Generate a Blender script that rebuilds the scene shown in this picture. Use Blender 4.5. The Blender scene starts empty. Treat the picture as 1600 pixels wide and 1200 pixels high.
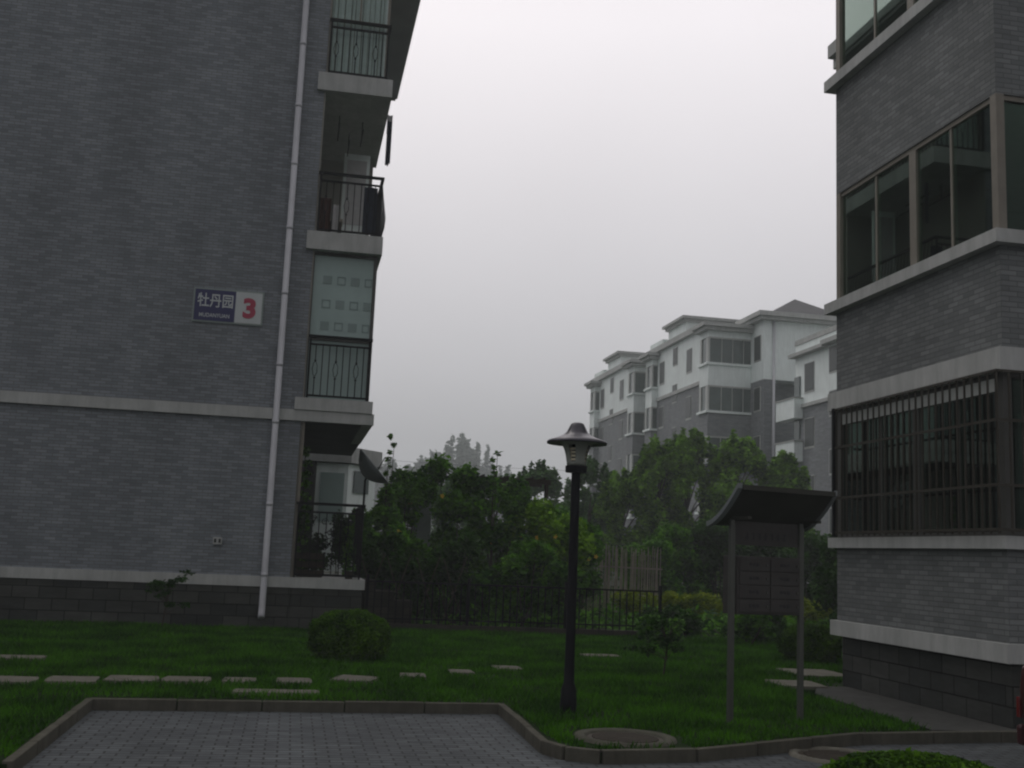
import bpy, bmesh, math, random
import numpy as np
from mathutils import Vector, Matrix
PI = math.pi
S = bpy.context.scene
COL = S.collection

# ------------------------------------------------------------------ camera
cd = bpy.data.cameras.new('camera'); cam = bpy.data.objects.new('camera', cd); COL.objects.link(cam)
cd.sensor_width = 36; cd.lens = 38.876; cd.clip_start = 0.1; cd.clip_end = 2000
yw, pt, rl = math.radians(10.776), math.radians(8.738), math.radians(2.452)
fw = Vector((math.sin(yw)*math.cos(pt), math.cos(yw)*math.cos(pt), math.sin(pt)))
rt = Vector((math.cos(yw), -math.sin(yw), 0)); up = rt.cross(fw)
r2 = math.cos(rl)*rt + math.sin(rl)*up; u2 = -math.sin(rl)*rt + math.cos(rl)*up
m = Matrix((r2, u2, -fw)).transposed().to_4x4(); m.translation = Vector((0, 0, 1.55))
cam.matrix_world = m; S.camera = cam

# ------------------------------------------------------------------ sky
W = bpy.data.worlds.new('World'); S.world = W; W.use_nodes = True
nt = W.node_tree; N = nt.nodes; Lk = nt.links
for n in list(N): N.remove(n)
out = N.new('ShaderNodeOutputWorld'); bg = N.new('ShaderNodeBackground'); Lk.new(bg.outputs[0], out.inputs[0])
bg.inputs['Strength'].default_value = 0.1
SUN_EL, SUN_AZ = math.radians(48), math.radians(-20)      # azimuth from +Y towards +X
sky = N.new('ShaderNodeTexSky'); sky.sky_type = 'NISHITA'; sky.sun_disc = False
sky.sun_elevation = SUN_EL; sky.sun_rotation = SUN_AZ; sky.dust_density = 8
tc = N.new('ShaderNodeTexCoord'); sx = N.new('ShaderNodeSeparateXYZ'); Lk.new(tc.outputs['Generated'], sx.inputs[0])
def mrange(src, a, b, c, d, smooth=True):
    n = N.new('ShaderNodeMapRange'); n.interpolation_type = 'SMOOTHSTEP' if smooth else 'LINEAR'
    for i, v in enumerate((a, b, c, d)): n.inputs[i+1].default_value = v
    Lk.new(src, n.inputs[0]); return n.outputs[0]
def wm(op, a, b):
    n = N.new('ShaderNodeMath'); n.operation = op
    for i, v in enumerate((a, b)):
        if isinstance(v, (int, float)): n.inputs[i].default_value = v
        else: Lk.new(v, n.inputs[i])
    return n.outputs[0]
rp = N.new('ShaderNodeValToRGB'); e_ = rp.color_ramp.elements      # overcast: brighter overhead
e_[0].position = 0; e_[0].color = (.37,)*3+(1,); e_[1].position = .8; e_[1].color = (1,1,1,1)
for p_, v_ in ((.10,.45),(.16,.55),(.32,.745),(.45,.93)): q_ = e_.new(p_); q_.color = (v_,)*3+(1,)
Lk.new(sx.outputs[2], rp.inputs[0]); elev = rp.outputs[0]
side = mrange(sx.outputs[1], -0.6, 0.75, 0.50, 1.0)         # brighter on the sun's side
lum = wm('MULTIPLY', wm('MULTIPLY', elev, side), 10.2)
nz = N.new('ShaderNodeTexNoise'); nz.inputs['Scale'].default_value = 1.6; nz.inputs['Detail'].default_value = 4
Lk.new(tc.outputs['Generated'], nz.inputs['Vector'])
lum = wm('MULTIPLY', lum, mrange(nz.outputs[0], 0.3, 0.7, 0.95, 1.05))
hsvc = N.new('ShaderNodeMix'); hsvc.data_type = 'RGBA'
hsvc.inputs[6].default_value = (0.955, 0.95, 1.0, 1); hsvc.inputs[7].default_value = (1.0, 0.955, 0.985, 1)
Lk.new(mrange(sx.outputs[2], 0, 0.5, 0, 1), hsvc.inputs[0])
vm = N.new('ShaderNodeVectorMath'); vm.operation = 'SCALE'; Lk.new(hsvc.outputs[2], vm.inputs[0]); Lk.new(lum, vm.inputs['Scale'])
mx = N.new('ShaderNodeMix'); mx.data_type = 'RGBA'; mx.inputs[0].default_value = 0.96
Lk.new(sky.outputs[0], mx.inputs[6]); Lk.new(vm.outputs[0], mx.inputs[7]); Lk.new(mx.outputs[2], bg.inputs['Color'])

sd = bpy.data.lights.new('sun', 'SUN'); sd.energy = 0.5; sd.angle = math.radians(30); sd.color = (1, .95, .88)
so = bpy.data.objects.new('sun', sd); COL.objects.link(so)
sdir = Vector((math.sin(SUN_AZ)*math.cos(SUN_EL), math.cos(SUN_AZ)*math.cos(SUN_EL), math.sin(SUN_EL)))
so.rotation_euler = sdir.to_track_quat('Z', 'Y').to_euler()

S.view_settings.view_transform = 'Standard'; S.view_settings.look = 'None'
S.view_settings.exposure = 0.0; S.view_settings.gamma = 1.0; S.view_settings.use_curve_mapping = False
S.render.engine = 'CYCLES'; S.render.resolution_x = 1024; S.render.resolution_y = 768
S.cycles.max_bounces = 6; S.cycles.volume_bounces = 1; S.cycles.transparent_max_bounces = 24
S.cycles.filter_width = 2.2

# ------------------------------------------------------------------ materials
def newmat(name):
    m = bpy.data.materials.new(name); m.use_nodes = True
    return m, m.node_tree.nodes, m.node_tree.links, m.node_tree.nodes['Principled BSDF']
def mat(name, col, rough=0.8, var=0.12, scale=3.0, bump=0.0, metal=0.0, fine=0.0):
    m, n, l, b = newmat(name)
    if rough >= .9: b.inputs['Specular IOR Level'].default_value = .08
    b.inputs['Roughness'].default_value = rough; b.inputs['Metallic'].default_value = metal
    t = n.new('ShaderNodeTexCoord'); z = n.new('ShaderNodeTexNoise')
    z.inputs['Scale'].default_value = scale; z.inputs['Detail'].default_value = 8; z.inputs['Roughness'].default_value = .65
    l.new(t.outputs['Object'], z.inputs['Vector'])
    r = n.new('ShaderNodeValToRGB'); e = r.color_ramp.elements
    e[0].position = .32; e[1].position = .7
    e[0].color = [c*(1-var) for c in col]+[1]; e[1].color = [min(1, c*(1+var)) for c in col]+[1]
    l.new(z.outputs[0], r.inputs[0]); l.new(r.outputs[0], b.inputs['Base Color'])
    if bump:
        z2 = n.new('ShaderNodeTexNoise'); z2.inputs['Scale'].default_value = fine or scale*12; z2.inputs['Detail'].default_value = 4
        l.new(t.outputs['Object'], z2.inputs['Vector'])
        bp = n.new('ShaderNodeBump'); bp.inputs['Strength'].default_value = bump; bp.inputs['Distance'].default_value = .01
        l.new(z2.outputs[0], bp.inputs['Height']); l.new(bp.outputs[0], b.inputs['Normal'])
    return m
def brickmat(name, c1, c2, mort, bw, bh, mortar=.008, rough=.85, bump=.4, streak=.25, off=.5):
    m, n, l, b = newmat(name)
    b.inputs['Roughness'].default_value = rough
    uv = n.new('ShaderNodeUVMap'); uv.uv_map = 'UVMap'
    t = n.new('ShaderNodeTexBrick'); t.offset = off
    t.inputs['Scale'].default_value = 1; t.inputs['Brick Width'].default_value = bw; t.inputs['Row Height'].default_value = bh
    t.inputs['Mortar Size'].default_value = mortar; t.inputs['Mortar Smooth'].default_value = .3
    t.inputs['Bias'].default_value = 0
    t.inputs['Color1'].default_value = (*c1, 1); t.inputs['Color2'].default_value = (*c2, 1); t.inputs['Mortar'].default_value = (*mort, 1)
    l.new(uv.outputs[0], t.inputs['Vector'])
    mp = n.new('ShaderNodeMapping'); mp.inputs['Scale'].default_value = (1.3, 5.0, 1); l.new(uv.outputs[0], mp.inputs[0])
    z = n.new('ShaderNodeTexNoise'); z.inputs['Scale'].default_value = 1.4; z.inputs['Detail'].default_value = 7; z.inputs['Roughness'].default_value = .7
    l.new(mp.outputs[0], z.inputs['Vector'])
    z3 = n.new('ShaderNodeTexNoise'); z3.inputs['Scale'].default_value = 1; z3.inputs['Detail'].default_value = 5
    mp3 = n.new('ShaderNodeMapping'); mp3.inputs['Scale'].default_value = (1.1, .16, 1); l.new(uv.outputs[0], mp3.inputs[0]); l.new(mp3.outputs[0], z3.inputs['Vector'])   # run-down stains
    def rng(src, lo, hi):
        q = n.new('ShaderNodeMapRange'); q.inputs[1].default_value = .3; q.inputs[2].default_value = .7
        q.inputs[3].default_value = lo; q.inputs[4].default_value = hi; l.new(src, q.inputs[0]); return q.outputs[0]
    mu = n.new('ShaderNodeMath'); mu.operation = 'MULTIPLY'
    l.new(rng(z.outputs[0], 1-streak, 1+streak), mu.inputs[0]); l.new(rng(z3.outputs[0], .84, 1.12), mu.inputs[1])
    v = n.new('ShaderNodeVectorMath'); v.operation = 'SCALE'; l.new(t.outputs[0], v.inputs[0]); l.new(mu.outputs[0], v.inputs['Scale'])
    l.new(v.outputs[0], b.inputs['Base Color'])
    bp = n.new('ShaderNodeBump'); bp.inputs['Strength'].default_value = bump; bp.inputs['Distance'].default_value = .01; bp.invert = True
    l.new(t.outputs['Fac'], bp.inputs['Height']); l.new(bp.outputs[0], b.inputs['Normal'])
    return m
def leafmat(name, dark, light, rough=.6, trans=.25):
    m, n, l, b = newmat(name)
    b.inputs['Roughness'].default_value = rough; b.inputs['Specular IOR Level'].default_value = .06
    g = n.new('ShaderNodeNewGeometry'); r = n.new('ShaderNodeValToRGB'); e = r.color_ramp.elements
    e[0].color = (*dark, 1); e[1].color = (*light, 1); e[0].position = .1; e[1].position = .95
    t = n.new('ShaderNodeTexCoord'); z = n.new('ShaderNodeTexNoise'); z.inputs['Scale'].default_value = 1.3; z.inputs['Detail'].default_value = 3
    l.new(t.outputs['Object'], z.inputs['Vector'])
    a = n.new('ShaderNodeMath'); a.operation = 'MULTIPLY_ADD'; a.inputs[1].default_value = .55
    l.new(g.outputs['Random Per Island'], a.inputs[0])
    q = n.new('ShaderNodeMapRange'); q.inputs[1].default_value = .35; q.inputs[2].default_value = .65; q.inputs[3].default_value = -.1; q.inputs[4].default_value = .5
    l.new(z.outputs[0], q.inputs[0]); l.new(q.outputs[0], a.inputs[2])
    l.new(a.outputs[0], r.inputs[0]); l.new(r.outputs[0], b.inputs['Base Color'])
    tr = n.new('ShaderNodeBsdfTranslucent'); l.new(r.outputs[0], tr.inputs[0])
    ms = n.new('ShaderNodeMixShader'); ms.inputs[0].default_value = trans
    l.new(b.outputs[0], ms.inputs[1]); l.new(tr.outputs[0], ms.inputs[2])
    l.new(ms.outputs[0], n['Material Output'].inputs['Surface'])
    return m
def glassmat(name, tint, rough=.03, refl=1.0):
    m, n, l, b = newmat(name); n.remove(b)
    f = n.new('ShaderNodeFresnel'); f.inputs[0].default_value = 1.5
    k = n.new('ShaderNodeMath'); k.operation = 'MULTIPLY'; k.inputs[1].default_value = refl; l.new(f.outputs[0], k.inputs[0])
    tr = n.new('ShaderNodeBsdfTransparent'); tr.inputs[0].default_value = (*tint, 1)
    g = n.new('ShaderNodeBsdfGlossy'); g.inputs['Roughness'].default_value = rough; g.inputs[0].default_value = (.78, .97, .86, 1)
    s = n.new('ShaderNodeMixShader'); l.new(k.outputs[0], s.inputs[0]); l.new(tr.outputs[0], s.inputs[1]); l.new(g.outputs[0], s.inputs[2])
    l.new(s.outputs[0], n['Material Output'].inputs['Surface'])
    return m

M = {}
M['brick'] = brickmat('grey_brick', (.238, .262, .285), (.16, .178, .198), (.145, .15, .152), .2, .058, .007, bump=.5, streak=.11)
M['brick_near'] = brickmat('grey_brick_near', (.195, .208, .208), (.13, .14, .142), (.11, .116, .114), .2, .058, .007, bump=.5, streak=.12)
M['stone'] = brickmat('stone_blocks', (.068, .070, .064), (.034, .037, .036), (.010, .010, .010), .46, .21, .008, bump=.6, streak=.25)
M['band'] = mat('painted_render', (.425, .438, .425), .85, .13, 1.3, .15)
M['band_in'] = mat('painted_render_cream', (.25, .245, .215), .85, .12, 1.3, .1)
M['pipe'] = mat('white_plastic_pipe', (.50, .51, .54), .5, .08, 2)
M['white_wall'] = mat('white_render', (.80, .87, .85), .9, .1, .4)
M['far_brick'] = brickmat('grey_brick_far', (.19, .205, .215), (.155, .168, .178), (.16, .165, .17), .5, .13, .01, bump=.2)
M['iron'] = mat('black_iron', (.006, .006, .008), .65, .2, 9)
M['bars'] = mat('brown_grey_steel', (.042, .038, .03), .5, .2, 9)
M['frame'] = mat('beige_window_frame', (.17, .155, .125), .6, .12, 5)
M['wframe'] = mat('white_window_frame', (.42, .44, .42), .5, .1, 4)
M['dframe'] = mat('dark_window_frame', (.05, .05, .045), .5, .1, 4)
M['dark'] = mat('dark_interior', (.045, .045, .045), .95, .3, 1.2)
M['room'] = mat('room_plaster', (.26, .28, .24), .95, .2, 1.2)
M['glass'] = glassmat('window_glass', (.50, .60, .54), .02, 2.6)
M['glass_f'] = glassmat('window_glass_dimmed', (.35, .42, .38), .02, .5)  # darkened copy of the glass: less sky reflection on the front side
M['farglass'] = mat('far_hazed_glass', (.07, .095, .09), .12, .35, .7)  # colour lifted to stand in for haze over the far windows
M['fardark'] = mat('far_window_dark', (.028, .036, .036), .4, .3, .7)
M['clear'] = glassmat('clear_glass', (.86, .9, .88), .03, .6)
M['frost'] = mat('frosted_glass', (.30, .40, .38), .35, .08, 2)
M['frost_d'] = mat('frosted_pattern', (.20, .27, .255), .5, .05, 2)
M['curtain'] = mat('white_curtain', (.66, .68, .72), .9, .12, 5)
M['curtain_g'] = mat('grey_curtain', (.20, .22, .20), .9, .2, 4)
M['roof'] = mat('grey_roof_tiles', (.10, .10, .105), .8, .15, 2, .3)
M['soffit'] = mat('grey_soffit', (.34, .335, .34), .9, .1, 1)
M['paver'] = brickmat('grey_pavers', (.10, .112, .118), (.066, .075, .081), (.028, .029, .028), .2, .1, .009, bump=.8, streak=.2)
M['kerb'] = mat('concrete_kerb', (.085, .082, .066), .9, .2, 4, .3)
M['slab'] = mat('concrete_slab', (.15, .145, .12), .9, .2, 3, .3)
M['ringc'] = mat('weathered_ring', (.075, .075, .058), .9, .25, 4, .3)
M['apron'] = mat('concrete_apron', (.055, .056, .053), .9, .15, 2, .2)
M['ground'] = mat('soil', (.012, .016, .006), .95, .3, 2, .4)
M['lawn'] = mat('lawn_turf', (.008, .022, .002), .95, .35, 1.5, .6, fine=60)
M['grass'] = leafmat('grass_blades', (0.010, 0.046, 0.001), (0.062, 0.20, 0.002), .7, .3)
M['leaf_tree'] = leafmat('tree_leaves', (0.014, 0.052, 0.006), (0.21, 0.42, 0.035))
M['leaf_mid'] = leafmat('mid_tree_leaves', (0.018, 0.055, 0.014), (0.10, 0.23, 0.045))
M['leaf_pop'] = leafmat('hazed_far_leaves', (.08, .10, .085), (.14, .17, .14))  # leaf colour paled to carry part of the distance haze
M['leaf_vine'] = leafmat('vine_leaves', (0.010, 0.048, 0.004), (0.12, 0.31, 0.016))
M['leaf_vine2'] = leafmat('vine_leaves_bright', (0.03, 0.10, 0.003), (0.24, 0.46, 0.014))
M['leaf_dark'] = leafmat('dark_shrub_leaves', (0.005, 0.022, 0.002), (0.035, 0.11, 0.007))
M['leaf_bush'] = leafmat('clipped_bush_leaves', (0.008, 0.034, 0.001), (0.09, 0.21, 0.004), trans=.15)
M['leaf_yellow'] = leafmat('yellow_hedge_leaves', (0.05, 0.10, 0.003), (0.30, 0.38, 0.008))
M['bark'] = mat('bark', (.05, .042, .033), .95, .25, 8, .4)
M['flower'] = mat('yellow_petals', (.75, .5, .04), .7, .1, 9)
M['twine'] = mat('bamboo_stick', (.05, .042, .022), .8, .2, 6)
M['stick'] = mat('weathered_stick', (.30, .275, .23), .9, .25, 3)
M['lampblack'] = mat('dark_painted_metal', (.006, .006, .009), .55, .15, 6)
M['lampcap'] = mat('lamp_cap_metal', (.05, .048, .06), .3, .15, 6, metal=.3)
M['lampcup'] = mat('lamp_cup_plastic', (.26, .28, .245), .35, .12, 5)
M['louvre'] = mat('pale_louvre', (.8, .74, .56), .5, .08, 5)
M['steel'] = mat('brushed_steel', (.085, .092, .08), .45, .15, 4, metal=.4)
M['steel_d'] = mat('dull_steel_panel', (.055, .052, .05), .55, .18, 4)
M['canopy'] = mat('canopy_sheet', (.042, .043, .036), .6, .15, 3)
M['canopy_g'] = mat('canopy_end_sheet', (.16, .18, .18), .5, .12, 3)
M['ink'] = mat('black_lettering', (.008, .008, .012), .6, .05, 3)
M['navy'] = mat('navy_enamel', (.012, .014, .085), .4, .05, 3)
M['enamel'] = mat('white_enamel', (.48, .52, .52), .4, .05, 3)
M['red'] = mat('crimson_enamel', (.33, .02, .06), .4, .05, 3)
M['rust'] = mat('rusty_iron_cover', (.045, .036, .024), .8, .3, 9, .5)
M['cloth_b'] = mat('dark_cloth', (.03, .035, .05), .95, .2, 6)
M['cloth_w'] = mat('pale_cloth', (.5, .5, .5), .95, .1, 6)
M['cloth_r'] = mat('dull_red_cloth', (.07, .035, .03), .95, .2, 6)
M['dish'] = mat('dish_grey', (.10, .12, .12), .5, .1, 5)
M['wood'] = mat('old_wood', (.04, .032, .024), .9, .2, 6, .3)
M['pillar'] = mat('pale_concrete', (.34, .36, .38), .9, .12, 3, .2)
M['stepstone'] = brickmat('reddish_block', (.055, .047, .04), (.035, .032, .028), (.02, .02, .02), .3, .14, .008)
M['carpaint'] = mat('dark_red_paint', (.04, .003, .006), .3, .05, 3)
M['carglass'] = mat('car_glass', (.02, .025, .03), .05, .05, 3)
M['tyre'] = mat('tyre_rubber', (.015, .015, .015), .8, .1, 8)
M['chrome'] = mat('bright_trim', (.6, .6, .6), .15, .05, 3, metal=1)
M['taillight'] = mat('red_lens', (.12, .008, .01), .2, .05, 3)
M['wire'] = mat('black_wire', (.02, .02, .02), .7, .05, 3)

for k_, v_ in (('lampblack',.12),('iron',.1),('canopy',.15),('steel_d',.15),('bars',.15),('lampcap',.5),('band',.15),('roof',.1),('paver',.25),('stone',.1),('brick',.2),('brick_near',.2),('stepstone',.1)):
    M[k_].node_tree.nodes['Principled BSDF'].inputs['Specular IOR Level'].default_value = v_
def grime(m, lo=.72):
    """rain-washed dirt: vertical runs and dark blotches on the paint"""
    n, l = m.node_tree.nodes, m.node_tree.links; b = n['Principled BSDF']; src = b.inputs['Base Color'].links[0].from_socket
    t = n.new('ShaderNodeTexCoord'); mp = n.new('ShaderNodeMapping'); mp.inputs['Scale'].default_value = (5, 5, .7); l.new(t.outputs['Object'], mp.inputs[0])
    z = n.new('ShaderNodeTexNoise'); z.inputs['Scale'].default_value = 1.4; z.inputs['Detail'].default_value = 9; z.inputs['Roughness'].default_value = .7; l.new(mp.outputs[0], z.inputs['Vector'])
    q = n.new('ShaderNodeMapRange'); q.inputs[1].default_value = .36; q.inputs[2].default_value = .6; q.inputs[3].default_value = lo; q.inputs[4].default_value = 1.03; l.new(z.outputs[0], q.inputs[0])
    v = n.new('ShaderNodeVectorMath'); v.operation = 'SCALE'; l.new(src, v.inputs[0]); l.new(q.outputs[0], v.inputs['Scale']); l.new(v.outputs[0], b.inputs['Base Color'])
for k_ in ('band','white_wall','pipe','kerb','slab','paver','apron'): grime(M[k_], {'pipe':.9,'band':.84,'white_wall':.9}.get(k_,.78))

# ------------------------------------------------------------------ builders
class MB:
    def __init__(s): s.v = []; s.f = []
    def box(s, x0, x1, y0, y1, z0, z1):
        o = len(s.v)
        s.v += [(x0,y0,z0),(x1,y0,z0),(x1,y1,z0),(x0,y1,z0),(x0,y0,z1),(x1,y0,z1),(x1,y1,z1),(x0,y1,z1)]
        s.f += [[o+i for i in q] for q in ((0,3,2,1),(4,5,6,7),(0,1,5,4),(1,2,6,5),(2,3,7,6),(3,0,4,7))]; return s
    def poly(s, pts): o = len(s.v); s.v += [tuple(p) for p in pts]; s.f.append(list(range(o, o+len(pts)))); return s
    def prism(s, base, vec):
        o = len(s.v); n = len(base); vec = Vector(vec)
        s.v += [tuple(p) for p in base]+[tuple(Vector(p)+vec) for p in base]
        s.f.append([o+i for i in range(n)][::-1]); s.f.append([o+n+i for i in range(n)])
        for i in range(n): j = (i+1) % n; s.f.append([o+i, o+j, o+n+j, o+n+i])
        return s
    def tube(s, pts, rad, n=8, cap=True):
        pts = [Vector(p) for p in pts]
        if isinstance(rad, (int, float)): rad = [rad]*len(pts)
        rings = []
        for i, p in enumerate(pts):
            d = (pts[min(i+1, len(pts)-1)]-pts[max(i-1, 0)]).normalized()
            a = d.orthogonal().normalized() if i == 0 else (prev - d*prev.dot(d)).normalized()
            prev = a; b = d.cross(a); o = len(s.v)
            s.v += [tuple(p+rad[i]*(math.cos(t)*a+math.sin(t)*b)) for t in (2*PI*k/n for k in range(n))]
            rings.append(o)
        for a, b in zip(rings, rings[1:]):
            for k in range(n): j = (k+1) % n; s.f.append([a+k, a+j, b+j, b+k])
        if cap: s.f.append([rings[0]+k for k in range(n)][::-1]); s.f.append([rings[-1]+k for k in range(n)])
        return s
    def lathe(s, prof, c, n=32):
        rings = []
        for r, z in prof:
            o = len(s.v); s.v += [(c[0]+r*math.cos(2*PI*k/n), c[1]+r*math.sin(2*PI*k/n), c[2]+z) for k in range(n)]; rings.append(o)
        for a, b in zip(rings, rings[1:]):
            for k in range(n): j = (k+1) % n; s.f.append([a+k, a+j, b+j, b+k])
        return s
    def build(s, name, m, parent=None, smooth=False, bevel=0):
        me = bpy.data.meshes.new(name); off = Vector(parent_loc(parent)) if parent else Vector((0,0,0))
        me.from_pydata([tuple(Vector(v)-off) for v in s.v], [], s.f)
        uv = me.uv_layers.new(name='UVMap'); d = uv.data
        me.calc_loop_triangles()
        for p in me.polygons:
            nx, ny, nzz = (abs(c) for c in p.normal)
            for li in p.loop_indices:
                c = s.v[me.loops[li].vertex_index]
                d[li].uv = (c[0], c[2]) if ny >= nx and ny >= nzz else ((c[1], c[2]) if nx >= nzz else (c[0], c[1]))
            if smooth: p.use_smooth = True
        me.materials.append(m)
        o = bpy.data.objects.new(name, me); COL.objects.link(o)
        if parent: o.parent = parent
        if bevel:
            b = o.modifiers.new('bevel', 'BEVEL'); b.width = bevel; b.segments = 2; b.limit_method = 'ANGLE'
        return o
def parent_loc(p):
    v = Vector((0,0,0))
    while p: v += p.location; p = p.parent
    return v
def tag(o, label=None, cat=None, group=None, kind=None):
    if label: o['label'] = label
    if cat: o['category'] = cat
    if group: o['group'] = group
    if kind: o['kind'] = kind
    return o
def thing(name, loc, label, cat, group=None):
    o = bpy.data.objects.new(name, None); o.location = loc; o.empty_display_size = .2; COL.objects.link(o)
    return tag(o, label, cat, group)
def B(*a): return MB().box(*a)
def struct(o): o['kind'] = 'structure'; return o

def leaves(name, pts, size, m, parent, seed, updown=.5, jitter=.35):
    """many separate kite-shaped leaves at pts (n,3) in world coordinates"""
    rng = np.random.default_rng(seed); n = len(pts)
    pts = np.asarray(pts) - np.array(parent_loc(parent))[None]
    a = rng.normal(size=(n,3)); a[:,2] *= updown; a /= np.linalg.norm(a,axis=1)[:,None]
    b = rng.normal(size=(n,3)); b -= a*(a*b).sum(1)[:,None]; b /= np.linalg.norm(b,axis=1)[:,None]
    sz = size*(1+jitter*rng.normal(size=n)).clip(.4,2)[:,None]
    v = np.stack([pts-a*sz*.5, pts+b*sz*.3, pts+a*sz*.6, pts-b*sz*.3], 1).reshape(-1,3)
    me = bpy.data.meshes.new(name)
    me.vertices.add(4*n); me.vertices.foreach_set('co', v.astype(np.float32).ravel())
    me.loops.add(4*n); me.loops.foreach_set('vertex_index', np.arange(4*n, dtype=np.int32))
    me.polygons.add(n); me.polygons.foreach_set('loop_start', np.arange(0,4*n,4,dtype=np.int32))
    me.update(calc_edges=True); me.validate()
    me.materials.append(m)
    o = bpy.data.objects.new(name, me); COL.objects.link(o); o.parent = parent
    return o
def clumps(rng, centers, radii, n, shell=.55):
    """points scattered in clumps, denser to the outside of each clump"""
    centers = np.asarray(centers, float); radii = np.asarray(radii, float)
    if radii.ndim == 1: radii = np.repeat(radii[:,None], 3, 1)
    w = radii.prod(1)**(2/3); k = rng.choice(len(centers), n, p=w/w.sum())
    d = rng.normal(size=(n,3)); d /= np.linalg.norm(d,axis=1)[:,None]
    r = shell+(1-shell)*rng.random(n)**.7; r += rng.normal(size=n)*.08
    return centers[k]+d*r[:,None]*radii[k]

def crown_tree(name, x, y, z0, h, rad, n, lsize, lm, label, cat, group, seed, nc=22, trunk_r=.09, squash=.8, cz0=.3):
    rng = np.random.default_rng(seed)
    t = thing(name, (x,y,z0), label, cat, group)
    tr = MB(); top = Vector((x+rng.normal()*.2, y, z0+h*.75))
    tr.tube([(x,y,z0-.1),(x+.03,y,z0+h*.25),(x-.03,y,z0+h*.5),top],[trunk_r,trunk_r*.8,trunk_r*.6,trunk_r*.25],8)
    C, R = [], []
    for i in range(nc):
        a = rng.random()*2*PI; e = rng.random()**.8
        zz = z0+h*(cz0+(1-cz0)*e*.9)
        rr = rad*math.sqrt(max(.05,1-abs((e-.4)/.68)**2))*(.45+.5*rng.random())
        c = (x+rr*math.cos(a), y+rr*math.sin(a)*.9, zz)
        C.append(c); R.append(rad*(.17+.17*rng.random())*(1.25-.5*e)*np.array([1,1,squash]))
        if i % 2 == 0:
            s0 = Vector((x,y,z0+h*(.2+.45*e)))
            tr.tube([s0, s0.lerp(Vector(c),.5)+Vector((0,0,.1)), c],[trunk_r*.45,trunk_r*.25,.01],5)
    for i in range(16):
        a = rng.random()*2*PI; rr = rad*.75*rng.random()**.6; zz = z0+h*(.93-.25*(rr/rad)**2)
        for q in range(3): C.append((x+rr*math.cos(a),y+rr*math.sin(a),zz+q*.2-.1)); R.append(np.array([.22-.05*q,.22-.05*q,.3])*min(1.,rad))
    tr.build('trunk', M['bark'], t, True)
    leaves('crown', clumps(rng,C,R,n,.35), lsize, lm, t, seed)
    return t

# ================================================================== ground, paving
g = B(-110,170,-40,340,-.6,-.16).build('ground', M['ground']); struct(g)
road = B(-30,30,-30,11.62,-.16,-.085).build('road', M['paver']); struct(road)
kpath = [(-30,8.3),(-1.79,8.3),(-1.79,11.45),(2.24,11.6),(2.19,9.35),(2.30,9.08),(2.56,8.93),(3.4,9.05),(5.39,9.98),(7.0,10.2),(14,9.9)]
lawn_pts = kpath[:-2]+[(6.3,10.15),(6.35,13.4),(7.0,13.6),(7.2,13.9),(14,13.9),(14,29),(-30,29)]
lw = MB().prism([(a,b,-.16) for a,b in lawn_pts],(0,0,.16))
lo = lw.build('lawn', M['lawn']); struct(lo)
bm = bmesh.new(); bm.from_mesh(lo.data); bmesh.ops.triangulate(bm, faces=[f for f in bm.faces if len(f.verts)>4]); bm.to_mesh(lo.data); bm.free()
# kerb stones along the edge of the lawn, one structure
kb = MB(); random.seed(3)
for (x0,y0),(x1,y1) in zip(kpath[1:], kpath[2:]):
    L = math.hypot(x1-x0,y1-y0); dx,dy = (x1-x0)/L,(y1-y0)/L; nx,ny = dy,-dx      # towards the road side
    k = max(1, round(L/.78)); sl = L/k
    for i in range(k):
        a, b = i*sl+.006, (i+1)*sl-.006; zt = .022+random.uniform(-.004,.004)
        p = [(x0+dx*s+nx*w, y0+dy*s+ny*w, -.15) for s,w in ((a,-.035),(b,-.035),(b,.035),(a,.035))]
        kb.prism(p,(0,0,.15+zt))
ko = kb.build('kerb', M['kerb'], bevel=.008); struct(ko)
ap = MB().prism([(6.3,10.24,-.1),(7.28,10.16,-.1),(14,9.95,-.1),(14,10.38,-.1),(7.28,10.38,-.1),(7.28,13.8,-.1),(6.85,13.8,-.1),(6.42,13.0,-.1)],(0,0,.118)).build('path', M['apron']); struct(ap)
bm = bmesh.new(); bm.from_mesh(ap.data); bmesh.ops.triangulate(bm, faces=[f for f in bm.faces if len(f.verts)>4]); bm.to_mesh(ap.data); bm.free()
so2 = B(1.6,40,22.1,60,-.1,.012).build('garden_soil', M['ground']); struct(so2)

# stepping stones
stones = [(-3.3,15.0,.75,.3,'far left stepping stone standing alone nearer the wall'),
 (-2.86,12.74,.62,.36,'stepping stone cut by the left edge of the row'),
 (-2.2,12.86,.5,.36,'stepping stone above the left corner of the paved bay'),
 (-1.62,13.02,.54,.36,'third stepping stone from the left in the row'),
 (-1.04,13.06,.5,.36,'square stepping stone in the middle of the straight row'),
 (-.47,13.1,.36,.30,'small stepping stone left of the round clipped bush'),
 (.13,13.15,.38,.34,'stepping stone just behind the long slab'),
 (.84,13.47,.48,.42,'skewed stepping stone in front of the round clipped bush'),
 (1.57,13.95,.32,.3,'small sunken stepping stone right of the round bush'),
 (2.25,14.5,.32,.3,'narrow stepping stone in grass left of the lamp'),
 (2.97,15.1,.4,.32,'stepping stone in grass nearest the lamp on its left'),
 (4.9,17.3,.6,.3,'half buried stepping stone right of the lamp post'),
 (-.05,12.15,.86,.22,'long pale slab lying against the kerb'),
 (7.6,15.4,.8,.75,'pale slab beside the right building behind the letterbox stand'),
 (6.62,13.95,.62,.55,'pale slab at the corner of the right building base')]
keepout = []
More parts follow.
